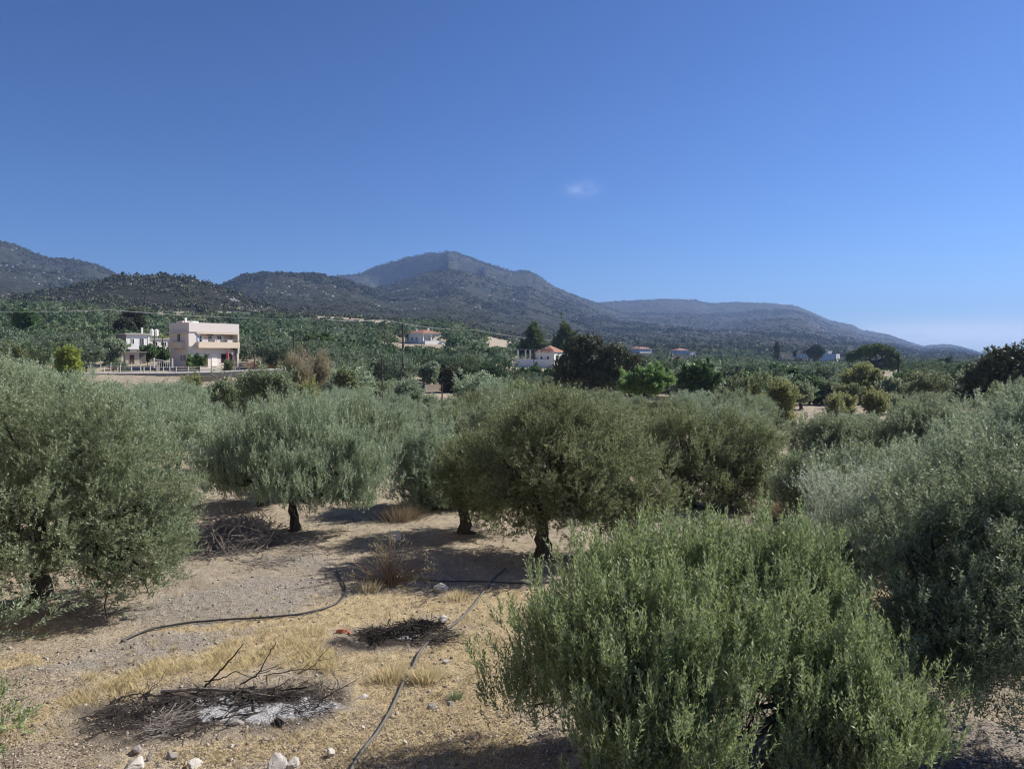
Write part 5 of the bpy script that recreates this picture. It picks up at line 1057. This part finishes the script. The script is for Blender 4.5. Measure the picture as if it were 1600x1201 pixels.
def stick_pile(name, label, mats, spots, n, seed, lmin, lmax, r, hgt, cat, kind=None, flat=.5, mat=None, wiggle=.12, fork=0):
    rs = np.random.RandomState(seed); g_ = Geo()
    for i in range(n):
        px, py, rx, ry = spots[rs.randint(len(spots))]; c = gpx(px, py); d = c[1]; sx = rx / F_PX * d; sy = ry * d * d / (CAM_H * F_PX)
        a = rs.uniform(0, 6.283); q_ = rs.uniform() ** .6; x = c[0] + math.cos(a) * sx * q_; y_ = c[1] + math.sin(a) * sy * q_
        L = rs.uniform(lmin, lmax); th = rs.uniform(0, 6.283); el = rs.normal() * flat
        dr = np.array([math.cos(th) * math.cos(el), math.sin(th) * math.cos(el), math.sin(el)]); z = gz(x, y_) + .02 + rs.uniform(0, 1) * hgt * (1 - q_ ** 2)
        k = 5; s = np.linspace(-.5, .5, k)[:, None]; bend = rs.normal(size=3) * wiggle * L
        pts = np.array([x, y_, z]) + dr * s * L + bend * (4 * s * s - .5) * .5 + rs.normal(size=(k, 3)) * .02 * L
        fl_ = H(pts[:, 0], pts[:, 1]) + .01; pts[:, 2] = np.maximum(pts[:, 2], fl_)
        g_.tube(pts, np.linspace(1, .35, k) * r * rs.uniform(.5, 1.4), 4, cap=False)
        for _ in range(fork):
            j = rs.randint(1, k); e = pts[j] + unit(dr + rs.normal(size=3) * .8) * L * rs.uniform(.15, .4); g_.tube([pts[j], e], [r * .4, r * .2], 3, cap=False)
    o = g_.make(name, mat); tag(o, label, cat, kind=kind); return o
M_TWIG = mat_plain('dry_grey_twigs', (0.26, 0.23, 0.205), .9, .3, 3, .3); M_TWIGB = mat_plain('scorched_twigs', (0.055, 0.048, 0.044), .9, .5, 2, .3)
stick_pile('brush_heap', 'big heap of tangled grey cut olive branches in front of the single trunk olive', None, [(365, 852, 62, 24), (330, 850, 30, 16), (395, 850, 40, 18), (365, 840, 40, 16)], 760, 3, .4, 1.4, .013, 1.1, 'brush pile', mat=M_TWIG, flat=.6, fork=2)
stick_pile('brush_heap', 'low scatter of grey cut branches right of the big brush heap', None, [(455, 850, 45, 12), (490, 862, 30, 8), (420, 880, 40, 8)], 110, 4, .4, 1.2, .011, .2, 'brush pile', mat=M_TWIG, flat=.2, fork=2)
stick_pile('burnt_brush', 'layer of scorched twigs and charred stems covering the ash pit', None, [(230, 1115, 90, 30), (300, 1105, 100, 30), (380, 1090, 100, 14), (470, 1085, 60, 22), (190, 1125, 60, 28), (480, 1110, 50, 16), (300, 1140, 60, 14)], 560, 5, .15, .65, .006, .14, 'burnt twigs', mat=M_TWIGB, flat=.25, fork=1)
stick_pile('burnt_brush', 'sheaf of pale scorched stems lying slantwise in front of the white ash', None, [(270, 1130, 36, 16), (255, 1145, 30, 10)], 220, 6, .3, .7, .005, .16, 'burnt twigs', mat=M_TWIG, flat=.2)
stick_pile('burnt_brush', 'thin twigs tangled over the small burnt heap', None, [(620, 992, 60, 12), (670, 985, 40, 12), (590, 1000, 40, 10), (690, 1000, 24, 10)], 330, 7, .25, .9, .006, .22, 'burnt twigs', mat=M_TWIGB, flat=.3, fork=1)
stick_pile('burnt_heap', 'low mound of blackened stems in the small burnt heap', None, [(600, 995, 46, 9), (650, 983, 36, 9)], 260, 8, .2, .5, .014, .2, 'burnt heap', mat=M_CHAR, flat=.4)
stick_pile('burnt_brush', 'thicker charred stems crossing the white ash of the pit', None, [(320, 1105, 120, 34), (420, 1095, 90, 22), (250, 1110, 90, 34)], 80, 15, .3, 1.0, .015, .12, 'burnt twigs', mat=M_CHAR, flat=.15, fork=2)
# dry fan shaped plant with a little board behind it
pl = G(610, 915); dp = thing('dry_plant', 'fan of dry brown stalks with straw coloured tufts at the edge of the shade', 'dry plant', pl)
rs = np.random.RandomState(9); g_ = Geo(); tips = []
for i in range(95):
    a = rs.uniform(-1.25, 1.25); b = rs.uniform(-.6, .6); L = rs.uniform(.6, 1.5); d = unit(np.array([math.sin(a), math.sin(b) * .6, math.cos(a)]))
    s = np.linspace(0, 1, 5)[:, None]; pts = d * L * s + np.array([0, 0, -1]) * (s ** 2) * L * .18 * abs(math.sin(a)) + rs.normal(size=3) * .05 * np.array([1, 1, 0]); pts[:, 2] = np.maximum(pts[:, 2], .01)
    g_.tube(pts, np.linspace(.011, .004, 5), 4, cap=False); tips.append(pts[-1])
g_.make('stalk', mat_plain('dry_stalks', (0.24, 0.17, 0.10), .9, .3), dp)
tp = np.array([t for i, t in enumerate(tips) if i % 3 == 0 and t[0] > -.35 or i % 9 == 0]); n = len(tp) * 26
pp = np.repeat(tp, 26, 0) + rs.normal(size=(n, 3)) * .075; dd = unit(rs.normal(size=(n, 3)) + [0, 0, .4]); nn = unit(rs.normal(size=(n, 3)))
link('seed_heads', mesh_np('seed_heads', leaf_quads(pp, dd, nn, rs.uniform(.05, .13, n), np.full(n, .02)), np.arange(n * 4).reshape(-1, 4), {'v': ('FACE', rs.uniform(0, .9, n))}), LM['reed'], dp)
sg = G(617, 868); sgn = thing('board_on_post', 'small blank whitish board on a thin post behind the dry fan shaped plant', 'sign', sg); kz = sg[1] / F_PX
g_ = Geo(); g_.tube([(0, 0, -.1), (.01, 0, 28 * kz)], .018, 6); g_.make('post', M_STEEL, sgn); B('board', mat_plain('faded_white_board', (0.50, 0.50, 0.52), .6, .15, 9), sgn, (-9.5 * kz, 9.5 * kz, -.035, -.02, 26 * kz, 40 * kz))

# ---- blades, litter, pebbles (beyond counting)
def near_points(n, seed, y0=7, y1=33, pxa=-60, pxb=1660):
    rs = np.random.RandomState(seed); u = rs.uniform(pxa, pxb, n); k = 1 / y1 + (1 / y0 - 1 / y1) * rs.uniform(size=n); Y = 1 / k; return (u - 800) / F_PX * Y, Y, rs
def blades(X, Y, rs, hmin, hmax, w, lean=.5, curl=True):
    n = len(X); Z = H(X, Y) - .01; a = rs.uniform(0, 6.283, n); L = rs.uniform(hmin, hmax, n); d = unit(np.stack([np.cos(a) * lean * rs.uniform(.2, 1.3, n), np.sin(a) * lean * rs.uniform(.2, 1.3, n), np.ones(n)], 1))
    s = np.stack([-np.sin(a), np.cos(a), np.zeros(n)], 1) * (w / 2); p = np.stack([X, Y, Z], 1); tip = p + d * L[:, None]; tip[:, 2] -= L * .15
    mid = p + d * (L * .55)[:, None]
    return np.stack([p - s, p + s, mid + s * .7, tip, mid - s * .7], 1).reshape(-1, 3), np.arange(n * 5, dtype=np.int32).reshape(-1, 5)
M_STRAW = mat_leaf('straw_blade', (0.34, 0.26, 0.145), (0.72, 0.60, 0.39), (0.60, 0.49, 0.32), .35, .7, .2)
X, Y, rs = near_points(420000, 21, 7, 26, -80, 1000); Xw, Yw = warp(X, Y); m = patch(Xw, Yw, STRAW); k = (m * (0.35 + .9 * fbm(X * 2.2, Y * 2.2, 6)) > rs.uniform(.30, 1.0, len(X))) & (patch(Xw, Yw, BURN) < .42); X, Y = X[k], Y[k]
if len(X) > 120000: X, Y = X[:120000], Y[:120000]
V, F = blades(X, Y, rs, .03, .09, .007, 1.3)
tag(link('dry_grass', mesh_np('dry_grass', V, F, {'v': ('FACE', np.clip(rs.normal(.5, .25, len(X)), 0, .95))}), M_STRAW), 'short bleached dry grass covering the ground around the hoses', 'grass', kind='stuff')
X, Y, rs = near_points(300000, 22, 8, 22, -60, 520); Xw, Yw = warp(X, Y); m = patch(Xw, Yw, TALL); k = (m * (.1 + 1.5 * fbm(X * 2.4, Y * 2.4, 16) ** 1.3) > rs.uniform(.34, 1.0, len(X))) & (patch(Xw, Yw, BURN) < .5); X, Y = X[k][:52000], Y[k][:52000]
V, F = blades(X, Y, rs, .06, .24, .006, .6)
tag(link('golden_grass', mesh_np('golden_grass', V, F, {'v': ('FACE', np.clip(rs.normal(.5, .22, len(X)), 0, .95))}), mat_leaf('golden_blade', (0.30, 0.23, 0.13), (0.74, 0.61, 0.38), (0.60, 0.49, 0.31), .4, .7, .2)), 'taller golden dry grass behind the ash pit and round the small burnt heap', 'grass', kind='stuff')
rs = np.random.RandomState(31); tx, ty, rs = near_points(1500, 31, 7.5, 28, -80, 1650); k = (patch(tx, ty, STRAW) > rs.uniform(-.25, .9, 1500)) & (patch(tx, ty, BURN) < .5); tx, ty = tx[k], ty[k]; nb_ = 34
X = np.repeat(tx, nb_) + rs.normal(size=len(tx) * nb_) * .055; Y = np.repeat(ty, nb_) + rs.normal(size=len(tx) * nb_) * .055; V, F = blades(X, Y, rs, .04, .16, .006, .8)
tag(link('grass_tufts', mesh_np('grass_tufts', V, F, {'v': ('FACE', np.clip(np.repeat(rs.normal(.42, .2, len(tx)), nb_) + rs.normal(0, .15, len(X)), 0, .95))}), M_STRAW), 'small scattered tufts of dead grass', 'grass', kind='stuff')
X, Y, rs = near_points(5200, 32, 7.5, 33); g_ = Geo(); Zt = H(X, Y)
for i in range(len(X)):
    a = rs.uniform(0, 6.283); L = rs.uniform(.05, .28); dx, dy = math.cos(a) * L, math.sin(a) * L; g_.tube([(X[i], Y[i], Zt[i] + .012), (X[i] + dx * .5, Y[i] + dy * .5 + .01, Zt[i] + .03), (X[i] + dx, Y[i] + dy, Zt[i] + .014)], rs.uniform(.002, .005), 3, cap=False)
tag(g_.make('fallen_twigs', M_TWIG), 'thin fallen twigs scattered over the ground', 'twigs', kind='stuff')
M_LIT = mat_leaf('fallen_leaf', (0.10, 0.072, 0.050), (0.52, 0.42, 0.31), (0.44, 0.36, 0.28), .0, .8, .2)
X, Y, rs = near_points(210000, 23, 7, 34); k = (fbm(X * .9, Y * .9, 4) > rs.uniform(.2, .62, len(X))) & (patch(X, Y, ASH) < .3); X, Y = X[k], Y[k]; n = len(X); a = rs.uniform(0, 6.283, n)
d = unit(np.stack([np.cos(a), np.sin(a), rs.normal(size=n) * .25], 1)); nr = unit(np.stack([rs.normal(size=n) * .3, rs.normal(size=n) * .3, np.ones(n)], 1))
p = np.stack([X, Y, H(X, Y) + .012 + rs.uniform(0, .015, n)], 1)
tag(link('leaf_litter', mesh_np('leaf_litter', leaf_quads(p, d, nr, rs.uniform(.03, .07, n), rs.uniform(.010, .022, n)), np.arange(n * 4).reshape(-1, 4), {'v': ('FACE', rs.beta(1.2, 1.2, n) * .95)}), M_LIT), 'fallen dry olive leaves and chips strewn over the ground', 'leaf litter', kind='stuff')
X, Y, rs = near_points(26000, 24, 7, 30); k = fbm(X * .7, Y * .7, 34) > rs.uniform(.25, .7, len(X)); X, Y = X[k], Y[k]; n = len(X); s_ = .008 + .03 * rs.uniform(size=n) ** 4
V = np.stack([X, Y, H(X, Y) + s_ * .35 + .004], 1)[:, None] + cube[None] * rs.uniform(.55, 1.2, (n, 8, 3)) * s_[:, None, None] * np.array([1, .9, .65])
Fs = (np.arange(n)[:, None, None] * 8 + Fq[None]).reshape(-1, 4)
tag(link('pebbles', mesh_np('pebbles', V.reshape(-1, 3), Fs, {'v': ('FACE', np.repeat(rs.uniform(size=n), 6))}), mat_leaf('pebble_stone', (0.13, 0.11, 0.095), (0.50, 0.46, 0.41), (0.4, 0.37, 0.33), 0, .9, .2)), 'small stones and clods strewn over the near ground', 'pebbles', kind='stuff')
# clumps
def clump(label, px, py, w, h, n, leaf, name='dry_grass_clump'):
    c = G(px, py); k = c[1] / F_PX; rs = np.random.RandomState(abs(int(px))); x = rs.normal(size=n) * w * k * .32; y_ = rs.normal(size=n) * w * k * .3; a = rs.uniform(0, 6.283, n); L = h * k * rs.uniform(.5, 1.25, n)
    d = unit(np.stack([x / (w * k) * 1.6 + rs.normal(size=n) * .25, rs.normal(size=n) * .3, np.ones(n)], 1)); p = np.stack([x, y_, np.zeros(n)], 1); s = np.stack([-np.sin(a), np.cos(a), np.zeros(n)], 1) * .006
    mid = p + d * (L * .6)[:, None]; tip = p + d * L[:, None]; V = np.stack([p - s, p + s, mid + s * .7, tip, mid - s * .7], 1).reshape(-1, 3)
    o = link(name, mesh_np(name, V, np.arange(n * 5).reshape(-1, 5), {'v': ('FACE', rs.uniform(0, .95, n))}), leaf, loc=tuple(c)); tag(o, label, 'dry grass'); return o
clump('rust coloured dry clump behind the big foreground tree, in front of the low shrubs', 1238, 812, 60, 34, 2600, LM['rust'])
clump('dry grass tuft at the left foot of the fan shaped plant', 578, 922, 30, 18, 300, M_STRAW); clump('golden grass tuft left of the grey hose below the small burnt heap', 612, 1060, 40, 22, 500, M_STRAW)
clump('golden grass tuft touching the right side of the grey hose', 665, 1062, 34, 24, 450, M_STRAW); clump('greenish tuft right of the grey hose near the foreground tree', 712, 1092, 16, 16, 120, LM['green'])
clump('straw coloured tuft in the gap between the right foreground trees', 1330, 905, 40, 18, 700, M_STRAW); clump('pale dry tuft at the shade edge right of the bluish white lump', 716, 935, 30, 14, 400, M_STRAW)
clump('dark brown dead bush between the pale tree and the single trunk olive', 628, 812, 40, 26, 900, LM['rust'])

# ================================================================== THE AIR
m, nt, out = new_mat('valley_air'); v = nt.nodes.new('ShaderNodeVolumePrincipled'); v.inputs['Density'].default_value = HAZE; v.inputs['Color'].default_value = (0.38, 0.57, 1.0, 1); v.inputs['Anisotropy'].default_value = 0.2
nt.links.new(v.outputs[0], out.inputs['Volume'])
g_ = Geo(); g_.box(-7500, 7500, -60, 7200, -60, 520); tag(g_.make('haze', m), 'thin blue haze filling the valley air', 'haze', kind='stuff')
